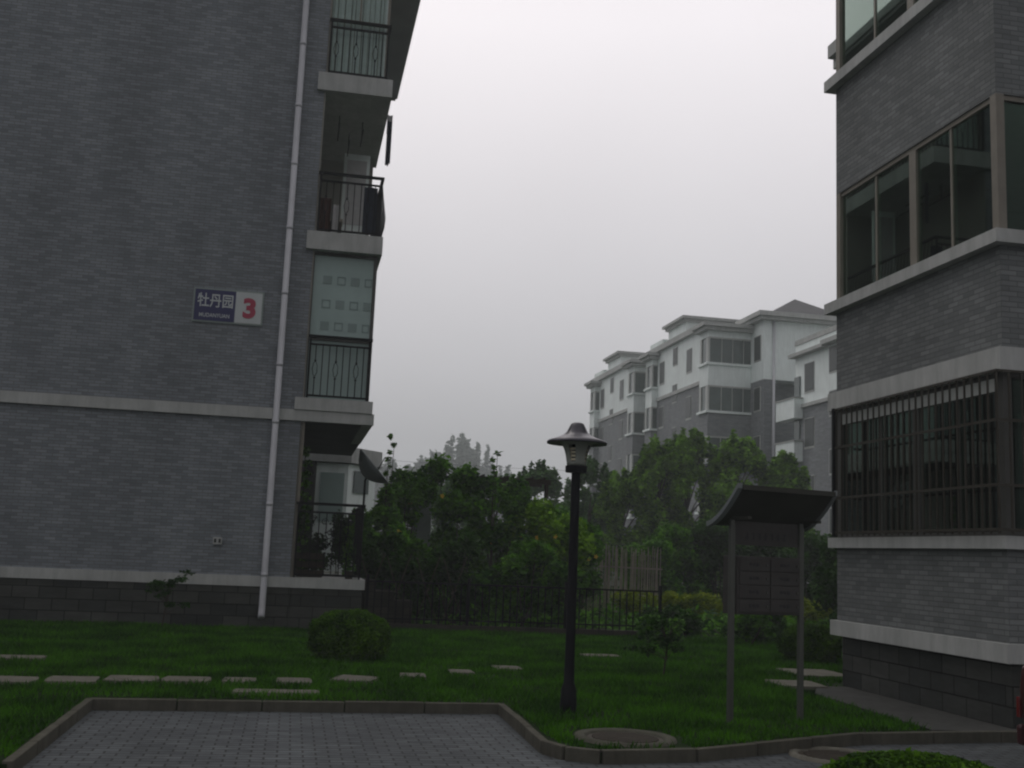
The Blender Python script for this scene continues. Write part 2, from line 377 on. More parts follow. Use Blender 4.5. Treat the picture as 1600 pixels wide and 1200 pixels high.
for i,(x,y,w,d,lab) in enumerate(stones):
    rr = random.Random(i); a = rr.uniform(-.06,.06) if i not in (7,) else -.35
    P = []
    for sx_,sy_ in ((-1,-1),(-.2,-1.06),(1,-1),(1.05,.1),(1,1),(.1,1.04),(-1,1),(-1.04,0)):
        px, py = sx_*w/2*rr.uniform(.92,1.05), sy_*d*.64*rr.uniform(.92,1.05)
        P.append((x+px*math.cos(a)-py*math.sin(a), y+px*math.sin(a)+py*math.cos(a), -.03))
    t = MB().prism(P,(0,0,.066)).build('stepping_stone', M['slab'], bevel=.008)
    tag(t, lab, 'stepping stone', 'stepping stones across the lawn'); keepout.append((x,y,w/2*1.0,d*.66))

# round manhole surrounds
for (x,y,r1,r0,z,lab) in ((2.97,9.62,.46,.34,.012,'round drain cover in the grass by the kerb corner under the lamp'),
                          (4.80,9.30,.42,.33,-.07,'round drain cover in the paving near the right building')):
    t = thing('manhole', (x,y,z), lab, 'manhole', 'round drain covers')
    MB().lathe([(r0,-.03),(r0,.0),(r0+.03,.014),(r1-.02,.012),(r1,-.03)],(x,y,z),40).build('concrete_ring', M['ringc' if z > 0 else 'slab'], t, True)
    mb = MB().lathe([(.0,-.0),(.1,-.002),(r0-.005,-.008)],(x,y,z),32)
    for k in range(-4,5):
        hw = math.sqrt(max(.0,(r0-.05)**2-(k*.06)**2)); mb.box(x-hw,x+hw,y+k*.06-.012,y+k*.06+.012,z-.01,z+.004)
    mb.build('cover', M['rust'], t); keepout.append((x,y,r1,r1))

# grass blades
def inlawn(x, y):
    ok = np.zeros(len(x), bool)
    ok |= (x<-1.85)&(y>8.42)
    ok |= (y>11.7)&(y<22)
    ke = np.interp(x,[2.24,2.3,2.56,3.4,5.39,6.3],[9.4,9.2,9.03,9.15,10.1,10.3])
    ok |= (x>2.3)&(x<6.3)&(y>ke)
    ok &= (x<6.35)|(y>13.8)
    ok &= ~((x>7.1)&(y<14.3)); ok &= y<22.1
    ok &= ~((x<1.4)&(y>21.3))
    for kx,ky,a,b in keepout: ok &= ~((abs(x-kx)<a)&(abs(y-ky)<b))
    return ok
rng = np.random.default_rng(11)
n = 260000
gx = rng.uniform(-7,10.5,n); gy = 8.4+(22.1-8.4)*rng.random(n)
k = inlawn(gx,gy)&(gx>-.33*gy-.6)&(gx<.72*gy)
gx, gy = gx[k], gy[k]; n = len(gx)
worn = .5+.5*np.sin(gx*2.3+gy*1.1+1.5*np.sin(gy*1.9))*np.sin(gy*2.7-gx*.8)
k = rng.random(n) > .75*np.clip(worn-.55,0,1)*2; gx, gy = gx[k], gy[k]; n = len(gx)
dens = .55+.45*np.sin(gx*1.7+1.3*np.sin(gy*.9))*np.cos(gy*1.3+gx*.5)
hgt = .035+.055*rng.random(n)*(.5+dens)
a = rng.random(n)*2*PI; lean = rng.normal(size=(n,2))*.5; w = .007+.006*rng.random(n)
base = np.stack([gx,gy,np.full(n,-.005)],1); side_ = np.stack([np.cos(a)*w,np.sin(a)*w,np.zeros(n)],1)
tip = base+np.stack([lean[:,0]*hgt,lean[:,1]*hgt,hgt],1)
v = np.stack([base-side_,base+side_,tip],1).reshape(-1,3)
me = bpy.data.meshes.new('grass'); me.vertices.add(3*n); me.vertices.foreach_set('co', v.astype(np.float32).ravel())
me.loops.add(3*n); me.loops.foreach_set('vertex_index', np.arange(3*n,dtype=np.int32))
me.polygons.add(n); me.polygons.foreach_set('loop_start', np.arange(0,3*n,3,dtype=np.int32)); me.update(calc_edges=True); me.validate()
me.materials.append(M['grass']); go = bpy.data.objects.new('grass', me); COL.objects.link(go)
tag(go,'short dark green grass of the lawn','grass',kind='stuff')

# ================================================================== left building
LB = thing('apartment_building', (0,21.4,0), 'dark grey brick apartment block filling the left side with balconies at its corner', 'building')
Y0 = 21.4
B(-16,0,Y0,52,.95,14.2).build('wall', M['brick'], LB)
B(-16.03,.03,Y0-.05,51.9,-.1,.76).build('base_course', M['stone'], LB)
B(-16.1,1.40,Y0-.08,25.6,.76,.95).build('plinth_band', M['band'], LB)
B(-16.1,1.38,Y0-.07,Y0+.06,3.89,4.10).build('string_course', M['band'], LB)
B(.035,1.36,Y0-.03,25.5,-.1,.755).build('base_course', M['stone'], LB)
# eave with soffit, gutter board and hipped roof
ev = MB().box(-17,2.0,20.7,30.2,14.2,14.28)
ev.build('eave', M['soffit'], LB)
B(-17.05,2.06,20.64,30.26,14.285,14.5).build('fascia', M['band'], LB)
MB().prism([(-17,20.7,14.5),(2,20.7,14.5),(-3,20.7+3,17),(-12,20.7+3,17)][:4],(0,.01,0)).build('roof', M['roof'], LB)
r_ = MB(); r_.poly([(-17,20.7,14.52),(2,20.7,14.52),(-3,26,17.5),(-12,26,17.5)]).poly([(2,20.7,14.52),(2,30.2,14.52),(-3,26,17.5)])
r_.poly([(2,30.2,14.52),(-17,30.2,14.52),(-12,26,17.5),(-3,26,17.5)]).poly([(-17,30.2,14.52),(-17,20.7,14.52),(-12,26,17.5)])
r_.build('roof', M['roof'], LB)
def railing(par, x0, x1, y, z0, z1, side=None, belly=False):
    """iron rail along x; full bars alternate with short scrolled bars"""
    fr = MB(); fr.box(x0-.03,x1+.03,y-.03,y+.03,z1-.05,z1); fr.box(x0,x1,y-.018,y+.018,z1-.20,z1-.165); fr.box(x0,x1,y-.018,y+.018,z0+.04,z0+.075)
    for px in (x0, x1-.035): fr.box(px,px+.035,y-.02,y+.02,z0,z1-.05)
    n = max(2, round((x1-x0)/.135)); zb, zt = z0+.075, z1-.2
    for i in range(1, n):
        x = x0+(x1-x0)*i/n
        if i % 3 == 1:
            h = zt-zb
            fr.box(x-.01,x+.01,y-.01,y+.01,zb,zb+h*.33); fr.box(x-.01,x+.01,y-.01,y+.01,zt-h*.3,zt)
            c = zb+h*.52
            fr.tube([(x+.05*math.cos(t)*(1 if k%2 else .8),y,c+.14*math.sin(t)) for k,t in enumerate(2*PI*q/14 for q in range(15))],.007,4,False)
            fr.box(x-.02,x+.02,y-.012,y+.012,zb+h*.33,zb+h*.36); fr.box(x-.02,x+.02,y-.012,y+.012,zt-h*.33,zt-h*.3)
        else: fr.box(x-.009,x+.009,y-.009,y+.009,zb,zt)
    if side:
        ya, yb = y, side
        fr.box(x1-.03,x1+.03,ya+.03,yb,z1-.05,z1); fr.box(x1-.018,x1+.018,ya+.02,yb,z0+.04,z0+.075)
        m_ = round((yb-ya)/.14)
        for i in range(1, m_):
            yy = ya+(yb-ya)*i/m_
            if belly: fr.tube([(x1,yy,z0+.05),(x1+.09,yy,z0+.25),(x1+.1,yy,z0+.45),(x1+.03,yy,z1-.3),(x1,yy,z1-.03)],.009,4,False)
            else: fr.box(x1-.009,x1+.009,yy-.009,yy+.009,z0+.075,z1-.05)
    return fr.build('railing', M['iron'], par)
# --- balconies (part), each with slab, railing, glazing
def balcony(zslab0, zslab1, zceil):
    return B(-.14,1.34,Y0-.1,25.6,zslab0,zslab1).build('balcony', M['band'], LB)
b2 = balcony(4.105,4.34,7.27); b3 = balcony(7.27,7.63,10.54); b4 = balcony(10.54,10.91,14.2)
B(1.16,1.37,Y0-.05,25.55,3.895,4.095).build('slab_edge', M['band'], b2)
# return wall strip beside the balconies is the brick of the wall; partitions at the far end
for z0,z1,b in ((4.34,7.27,b2),(7.63,10.54,b3),(10.91,14.2,b4)):
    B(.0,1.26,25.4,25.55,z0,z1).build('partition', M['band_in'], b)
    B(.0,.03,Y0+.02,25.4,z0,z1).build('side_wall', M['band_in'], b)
railing(b2,.06,1.24,Y0-.02,4.34,5.58,25.3); railing(b3,.04,1.27,Y0-.02,7.63,8.87,25.3,True); railing(b4,.04,1.22,Y0-.02,10.91,12.10,25.3)
# floor 2: frosted glazing with squares
fw2 = MB(); fw2.box(-.02,.05,Y0+.10,Y0+.16,4.34,7.27).box(1.2,1.27,Y0+.10,Y0+.16,4.34,7.27).box(.05,1.2,Y0+.10,Y0+.16,7.2,7.27).box(.05,1.2,Y0+.10,Y0+.16,5.50,5.56)
wf = fw2.build('window_frame', M['dframe'], b2)
B(.05,1.2,Y0+.12,Y0+.135,4.34,7.2).build('frosted_pane', M['frost'], wf)
sq = MB()
for r,zc in enumerate((6.72,6.24,5.80)):
    for c in range(5):
        xc = .0+.27*c+.05; s_ = .085
        if xc-s_ < .055: continue
        xr = min(xc+s_,1.19); yy = Y0+.112
        if (r+c) % 2: sq.box(xc-s_,xr,yy,yy+.006,zc-s_,zc+s_)
        else:
            sq.box(xc-s_,xr,yy,yy+.006,zc+s_-.025,zc+s_).box(xc-s_,xr,yy,yy+.006,zc-s_,zc-s_+.025)
            sq.box(xc-s_,xc-s_+.025,yy,yy+.006,zc-s_+.026,zc+s_-.026).box(xr-.025,xr,yy,yy+.006,zc-s_+.026,zc+s_-.026)
sq.build('square_pattern', M['frost_d'], wf)
B(1.245,1.26,Y0+.2,25.3,4.34,7.2).build('side_pane', M['frost'], wf)
# floor 4: glazing with curtain strips, pale yellow frame edge
fw4 = MB().box(-.02,.04,Y0+.10,Y0+.16,10.91,14.2).box(1.17,1.22,Y0+.10,Y0+.16,10.91,14.2).box(.04,1.17,Y0+.10,Y0+.16,12.12,12.18).box(.60,.635,Y0+.10,Y0+.16,12.18,14.2)
wf = fw4.build('window_frame', M['frame'], b4)
B(.04,1.17,Y0+.12,Y0+.13,10.95,14.2).build('pane', M['clear'], wf)
cu = MB(); random.seed(5); x = .05
while x < 1.12:
    w_ = random.uniform(.05,.13); cu.prism([(x,Y0+.22,10.95),(x+w_*.5,Y0+.19,10.95),(x+w_,Y0+.23,10.95),(x+w_,Y0+.235,10.95),(x,Y0+.225,10.95)],(0,0,3.2)); x += w_+random.uniform(.012,.03)
cu.build('curtain', M['curtain'], wf)
# floor 3: open balcony with inner door and ceiling hooks
d3 = B(.55,1.13,24.3,24.38,7.63,10.35).build('door', M['white_wall'], b3)
B(.62,1.06,24.28,24.296,8.7,10.2).build('pane', M['cloth_w'], d3)
for hx,hy in ((.35,22.6),(.85,22.8),(.6,23.5)): B(hx-.012,hx+.012,hy-.012,hy+.012,10.2,10.54).box(hx-.012,hx+.012,hy-.5,hy+.5,10.17,10.195).build('clothes_rail', M['iron'], b3)
# ground floor opening
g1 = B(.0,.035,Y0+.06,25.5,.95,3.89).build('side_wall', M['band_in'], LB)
B(.035,.085,Y0+.02,Y0+.10,.95,3.89).build('opening_jamb', M['frame'], LB)
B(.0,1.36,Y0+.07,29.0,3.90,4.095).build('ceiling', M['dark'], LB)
railing(LB,.06,1.3,Y0-.02,.95,2.36,25.3)
orn = MB(); random.seed(8)
for i in range(26):
    cx_, cz_ = random.uniform(.12,1.25), random.uniform(1.1,2.1); r0 = random.uniform(.05,.11)
    orn.tube([(cx_+r0*(1-k/16)*math.cos(k*.7),Y0,cz_+r0*(1-k/16)*math.sin(k*.7)) for k in range(14)],.008,4,False)
orn.build('scrollwork', M['iron'], LB)
# further bay of the same block, seen through the ground floor balcony
fb = MB().prism([(.5,30,.9),(1.35,30,.9),(2.15,31,.9),(2.15,33,.9),(.0,33,.9),(.0,30.0,.9)],(0,0,2.85)).build('rear_bay', M['white_wall'], LB)
MB().prism([(.35,29.85,3.78),(1.4,29.85,3.78),(2.3,30.95,3.78),(2.3,33,3.78),(0,33,3.78),(0,29.85,3.78)],(0,0,.42)).build('cornice', M['band'], fb)
MB().prism([(1.52,30.17,3.0),(1.95,30.71,3.0),(1.955,30.69,3.0),(1.53,30.15,3.0)],(0,0,.6)).build('window', M['farglass'], fb)
MB().box(.62,1.25,29.97,29.99,2.2,3.5).build('window', M['frost'], fb)
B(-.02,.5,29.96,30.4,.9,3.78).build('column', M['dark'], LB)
# downpipe with joints and brackets
dp = MB().tube([(-.49,Y0-.12,14.2),(-.46,Y0-.12,.42),(-.46,Y0-.16,.30),(-.46,Y0-.26,.22)],.062,12)
dpo = dp.build('downpipe', M['pipe'], LB, True)
for z in (.95,2.25,3.8,4.9,6.3,7.6,8.9,10.1,11.4,12.7): MB().tube([(-.46-.0022*z,Y0-.12,z),(-.46-.0022*z,Y0-.12,z+.07)],.067,12).build('pipe_joint', M['pipe'], dpo, True)
# small socket box on the wall
bx_ = B(-1.44,-1.28,Y0-.05,Y0-.001,1.50,1.63).build('vent_cover', M['band'], LB)
MB().box(-1.42,-1.38,Y0-.056,Y0-.051,1.53,1.60).box(-1.34,-1.30,Y0-.056,Y0-.051,1.53,1.60).build('vent_hole', M['ink'], bx_)
# laundry, pots and stored goods on the balconies
def cloth(name, x0, x1, y, z0, z1, m, lab, par=None):
    mb = MB(); n = 8; pts = []
    for i in range(n+1):
        t = i/n; pts.append((x0+(x1-x0)*t, y+.025*math.sin(t*9+x0*7)))
    for (a,b),(c,d) in zip(pts,pts[1:]):
        q = random.uniform(0,.06); mb.prism([(a,b,z0+q),(c,d,z0+q),(c,d+.01,z0+q),(a,b+.01,z0+q)],(0,0,z1-z0-q))
    return tag(mb.build(name, m), lab, 'laundry', 'laundry on the balconies')
random.seed(4)
cloth('hanging_cloth',1.30,1.40,21.6,9.2,10.15,M['cloth_b'],'dark garment hung outside the corner of the open third floor balcony')
cloth('hanging_cloth',1.31,1.42,21.9,9.95,10.4,M['cloth_w'],'pale garment hung high outside the open third floor balcony')
cloth('hanging_cloth',.93,1.2,21.7,7.75,8.75,M['cloth_b'],'dark bundle of cloth draped at the right end of the open balcony rail')
cloth('hanging_cloth',.08,.30,22.2,7.8,8.6,M['cloth_r'],'dull red cloth behind the left end of the open balcony rail')
cloth('hanging_cloth',.32,.46,22.3,7.8,8.5,M['cloth_w'],'pale cloth behind the middle of the open balcony rail')
wm_ = thing('storage_box', (.35,23,7.63), 'dark cardboard box stored on the open third floor balcony', 'box')
B(.12,.55,22.8,23.2,7.63,8.3).build('body', M['wood'], wm_, bevel=.01); B(.10,.57,22.78,23.22,8.30,8.36).build('lid', M['stick'], wm_, bevel=.01)
cr = thing('wooden_crate', (.3,22,.95), 'old wooden crate on the ground floor balcony behind the iron rail', 'crate')
cc = MB()
for z in (.97,1.13,1.29): cc.box(.1,.62,21.75,21.78,z,z+.12).box(.1,.13,21.79,22.2,z,z+.12).box(.59,.62,21.79,22.2,z,z+.12)
cc.build('slat', M['wood'], cr); B(.12,.6,21.8,22.2,.952,.97).build('base', M['wood'], cr)
for i,(px,lab) in enumerate(((1.1,'flower pot with pale blooms at the corner of the left plinth'),)):
    t = thing('potted_plant',(px,21.55,.95),lab,'plant')
    MB().lathe([(.0,0),(.07,0),(.09,.14),(.10,.15),(.085,.15),(.0,.13)],(px,21.55,.95),16).build('pot', M['rust'], t, True)
    rg = np.random.default_rng(5); leaves('foliage', clumps(rg,[(px,21.55,1.18)],[.13],260,.1), .05, M['leaf_vine'], t, 3)
    leaves('flower', clumps(rg,[(px+.02,21.52,1.16)],[.11],26,.6), .05, M['cloth_w'], t, 4)

t = thing('climbing_vine',(.7,25.2,.95),'dark creeper added to darken the back of the ground floor balcony','vine')  # added dark foliage, keeps the balcony interior from looking bright
rg = np.random.default_rng(77); cl = [(rg.uniform(.05,1.3),25.0+rg.uniform(-.2,.2),.95+1.25*rg.random()**.8) for _ in range(22)]
leaves('foliage', clumps(rg,cl,[.22]*22,5000,.2), .08, M['leaf_dark'], t, 78)
MB().tube([(.2,25.1,.95),(.25,25.1,1.7),(.5,25.1,2.2)],.012,5).tube([(1.0,25.1,.95),(.95,25.1,1.6),(1.1,25.1,2.1)],.012,5).build('stem',M['bark'],t)
for i_,(a,b,c_,lab) in enumerate(((.45,22.9,3.1,'thin leafy vine climbing the left side of the ground floor balcony'),)):
    t = thing('climbing_vine',(.12,22.6,.95),lab,'vine'); rg = np.random.default_rng(80+i_)
    C_ = [(.1+.14*rg.random(),22.6+.1*rg.normal(),z) for z in np.arange(1.2,3.5,.22)]
    leaves('foliage', clumps(rg,C_,[.12]*len(C_),520,.1), .08, M['leaf_vine'], t, 81); MB().tube([(.14,22.6,.95),(.17,22.6,2.2),(.13,22.6,3.5)],.008,5).build('stem',M['bark'],t)

# house number sign
SG = thing('house_number_sign', (-1.52,Y0-.05,6.0), 'blue and white enamel house number sign with a red 3 on the brick wall', 'sign')
B(-2.17,-.86,Y0-.03,Y0-.005,5.665,6.325).build('backing', mat('sign_border', (.22,.27,.25), .5, .05), SG)
B(-2.14,-1.385,Y0-.037,Y0-.031,5.695,6.295).build('name_panel', M['navy'], SG)
B(-1.383,-.89,Y0-.037,Y0-.031,5.695,6.295).build('number_panel', M['enamel'], SG)
def text(body, x, z, w, h, m, name, y, bold=0.0):
    c = bpy.data.curves.new(name, 'FONT'); c.body = body; c.align_x = 'CENTER'; c.size = 1; c.offset = bold; c.extrude = .002
    o = bpy.data.objects.new('tmp_text', c); COL.objects.link(o)
    dg = bpy.context.evaluated_depsgraph_get(); me = bpy.data.meshes.new_from_object(o.evaluated_get(dg))
    bpy.data.objects.remove(o)
    co = np.array([v.co[:] for v in me.vertices]); lo_, hi_ = co.min(0), co.max(0)
    for v in me.vertices:
        p = v.co; v.co = Vector(((p.x-(lo_[0]+hi_[0])/2)*w/(hi_[0]-lo_[0]), -p.z*1.0, (p.y-(lo_[1]+hi_[1])/2)*h/(hi_[1]-lo_[1])))
    me.name = name; me.materials.clear(); me.materials.append(m)
    ob = bpy.data.objects.new(name, me); COL.objects.link(ob); ob.parent = SG
    ob.location = Vector((x,y,z))-SG.location
    return ob
text('牡丹园', -1.76, 6.09, .66, .27, M['enamel'], 'name_lettering', Y0-.042, .012)
text('MUDANYUAN', -1.76, 5.80, .56, .075, M['enamel'], 'small_lettering', Y0-.042, .01)
text('3', -1.12, 5.99, .24, .40, M['red'], 'number', Y0-.042, .045)

# satellite dish on the corner of the ground floor balcony
SD = thing('satellite_dish', (1.5,22.6,2.9), 'grey satellite dish seen edge on beside the ground floor balcony', 'satellite dish')
ds = MB(); n = 24; Rm = Matrix.Rotation(math.radians(-8),3,'Z') @ Matrix.Rotation(math.radians(48),3,'Y')
rings = []
for j in range(7):
    r = .46*j/6; zz = .30*(j/6)**2
    o = len(ds.v); ds.v += [tuple(Vector((1.42,22.6,3.1))+Rm@Vector((r*math.cos(2*PI*k/n), r*math.sin(2*PI*k/n), zz-.15))) for k in range(n)]; rings.append(o)
for a,b in zip(rings,rings[1:]):
    for k in range(n): j=(k+1)%n; ds.f.append([a+k,a+j,b+j,b+k])
dso = ds.build('reflector', M['dish'], SD, True); sm = dso.modifiers.new('solid','SOLIDIFY'); sm.thickness = .015
MB().tube([(1.36,22.6,.0),(1.36,22.6,2.9),(1.42,22.6,3.0)],.022,8).build('mast', M['iron'], SD)
MB().tube([(1.5,22.6,2.92),Vector((1.42,22.6,3.1))+Rm@Vector((0,0,.42))],.01,6).build('feed_arm', M['iron'], SD)

# ================================================================== right building
RB = thing('apartment_building', (7.3,10.42,0), 'near grey brick apartment block on the right with barred ground floor window', 'building')
XR, YA, YB_, XE = 7.3, 10.42, 14.12, 15.0
def shell(z0, z1, m, name='wall'): return B(XR,XE,YA,YB_,z0,z1).build(name, m, RB)
B(XR+.05,XE,YA+.05,YB_-.05,-.1,.66).build('base_course', M['stone'], RB)
B(XR-.07,XE,YA-.07,YB_+.07,.66,.855).build('plinth_band', M['band'], RB)
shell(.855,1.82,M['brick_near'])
B(XR-.09,XE,YA-.09,YB_+.09,1.82,1.955).build('sill_band', M['band'], RB)
B(XR-.09,XE,YA-.09,YB_+.09,3.70,3.95).build('lintel_band', M['band'], RB)
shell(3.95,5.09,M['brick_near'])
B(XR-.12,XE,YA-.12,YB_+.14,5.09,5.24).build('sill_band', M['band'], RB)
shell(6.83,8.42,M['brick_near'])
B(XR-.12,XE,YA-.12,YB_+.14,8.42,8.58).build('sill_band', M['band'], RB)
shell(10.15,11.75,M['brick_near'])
B(XR-.12,XE,YA-.12,YB_+.14,11.75,11.9).build('sill_band', M['band'], RB)
shell(13.5,15.0,M['white_wall'])
B(XR-.5,XE,YA-.5,YB_+.5,15.0,15.25).build('eave', M['band'], RB)
MB().poly([(XR-.5,YA-.5,15.26),(XE,YA-.5,15.26),(XE,12.3,17),(XR+1.6,12.3,17)]).poly([(XR-.5,YB_+.5,15.26),(XR-.5,YA-.5,15.26),(XR+1.6,12.3,17)]).poly([(XE,YB_+.5,15.26),(XR-.5,YB_+.5,15.26),(XR+1.6,12.3,17),(XE,12.3,17)]).build('roof', M['roof'], RB)
# main body behind the bay, with its own small cornice
B(9.45,XE+4,14.3,18.1,-.1,15.0).build('rear_wall', M['brick_near'], RB)
B(9.14,XE+4,17.5,18.0,10.9,11.15).box(9.24,XE+4,17.52,17.98,10.7,10.9).build('cornice', M['band'], RB)
# rooms: floor/back walls inside each glazed storey
def storey(z0, z1, mull, fmat, thin, barred=False):
    rm = MB().box(XR+3.0,XR+3.1,YA+.2,YB_-.1,z0,z1).box(XR+.12,XR+3.0,YB_-.1,YB_,z0,z1).build('inner_wall', M['room'], RB)
    f = MB().box(XR,XR+.1,YA,YA+.11,z0,z1).box(XR,XR+.1,YB_-.11,YB_,z0,z1)
    f.box(XR+.02,XR+.09,YA+.11,YB_-.11,z1-.06,z1).box(XR+.02,XR+.09,YA+.11,YB_-.11,z0,z0+.05)
    f.box(XR+.1,XE,YA+.02,YA+.09,z1-.06,z1).box(XR+.1,XE,YA+.02,YA+.09,z0,z0+.05)
    for y in mull: f.box(XR+.015,XR+.095,y-.075,y+.075,z0+.05,z1-.06)
    for y in thin: f.box(XR+.03,XR+.07,y-.02,y+.02,z0+.05,z1-.06)
    for x in (8.6,10.0,11.5,13): f.box(x,x+.07,YA+.02,YA+.09,z0+.05,z1-.06)
    wo = f.build('window', fmat, RB)
    B(XR+.045,XR+.055,YA+.11,YB_-.11,z0+.05,z1-.06).build('pane', M['glass'], wo)
    B(XR+.11,XE,YA+.05,YA+.06,z0+.05,z1-.06).build('pane', M['glass_f'], wo)
    B(XR+.25,XR+.5,YB_-.02,YB_-.01,z0,z1).build('end_trim', fmat, wo)
    return wo
w2 = storey(5.24,6.83,(12.15,),M['frame'],(11.34,13.07))
w3 = storey(8.58,10.15,(12.15,),M['frame'],(11.34,13.07))
w4 = storey(11.9,13.5,(12.15,),M['frame'],(11.34,13.07))
w1 = storey(1.955,3.70,(12.15,),M['dframe'],(11.3,13.0))
# pale head panel behind the bars and curtains inside
B(XR+.0,XR+.014,YA+.11,YB_-.11,3.50,3.64).build('head_panel', M['wframe'], w1)
def curtain(par, y0, y1, z0, z1, m, x=XR+.3, seed=1):
    rr = random.Random(seed); mb = MB(); y = y0
    while y < y1:
        d = rr.uniform(.06,.1); y2 = min(y+d,y1); mb.prism([(x,y,z0),(x-.03,(y+y2)/2,z0),(x,y2,z0),(x+.01,y2,z0),(x+.01,y,z0)],(0,0,z1-z0)); y = y2
    return mb.build('curtain', m, par)
curtain(w2,12.35,12.75,5.3,6.4,M['curtain_g'],XR+.5,1); curtain(w2,13.3,13.98,5.3,6.75,M['curtain_g'],XR+.3,2)
curtain(w3,13.3,13.9,8.6,10.1,M['curtain'],XR+.3,3); curtain(w3,11.4,11.8,8.6,10.1,M['curtain_g'],XR+.4,7)
curtain(w1,12.4,13.7,2.0,3.1,M['curtain_g'],XR+.6,4); curtain(w1,10.5,10.75,2.0,3.3,M['curtain'],XR+.4,5)
# things standing on the second floor sill inside the glass
def bottle(x,y,z,h,r,m,lab):
    o = MB().lathe([(0,0),(r,0),(r,h*.6),(r*.4,h*.78),(r*.4,h),(0,h)],(x,y,z),12).build('bottle', m, None, True); tag(o,lab,'bottle','jars on the window sill inside')
bottle(XR+.3,11.0,5.24,.34,.045,M['cloth_w'],'tall pale bottle inside the second floor bay window')
bottle(XR+.3,11.15,5.24,.22,.06,M['frost'],'short greenish jar next to the tall bottle inside the bay window')
t = thing('potted_plant',(XR+.35,11.6,5.24),'small potted plant inside the second floor bay window','plant')
MB().lathe([(0,0),(.08,0),(.11,.16),(.09,.16),(0,.14)],(XR+.35,11.6,5.24),16).build('pot', M['band'], t, True)
leaves('foliage', clumps(np.random.default_rng(2),[(XR+.35,11.6,5.52),(XR+.35,11.75,5.45)],[.14,.1],240,.1), .08, M['leaf_dark'], t, 9)
# burglar bars
cg = MB(); xb = XR-.17; n = 25
for i in range(n+1):
    y = YA-.12+(13.80-YA+.12)*i/n
    cg.box(xb-.009,xb+.009,y-.009,y+.009,1.97,3.69)
x = xb
while x < 9.6: cg.box(x-.009,x+.009,YA-.139,YA-.121,1.97,3.69); x += .148
for z in (2.0,2.46,3.14,3.66): cg.box(xb-.014,xb-.0095,YA-.15,13.84,z,z+.03).box(xb-.01,9.6,YA-.146,YA-.140,z,z+.03)
for z in (2.46,3.14): cg.box(xb,XR-.001,13.80,13.82,z,z+.03)
cg.build('window_bars', M['bars'], RB)
B(xb-.035,xb+.02,13.825,13.875,1.96,3.695).build('bar_corner_post', M['lampblack'], RB)

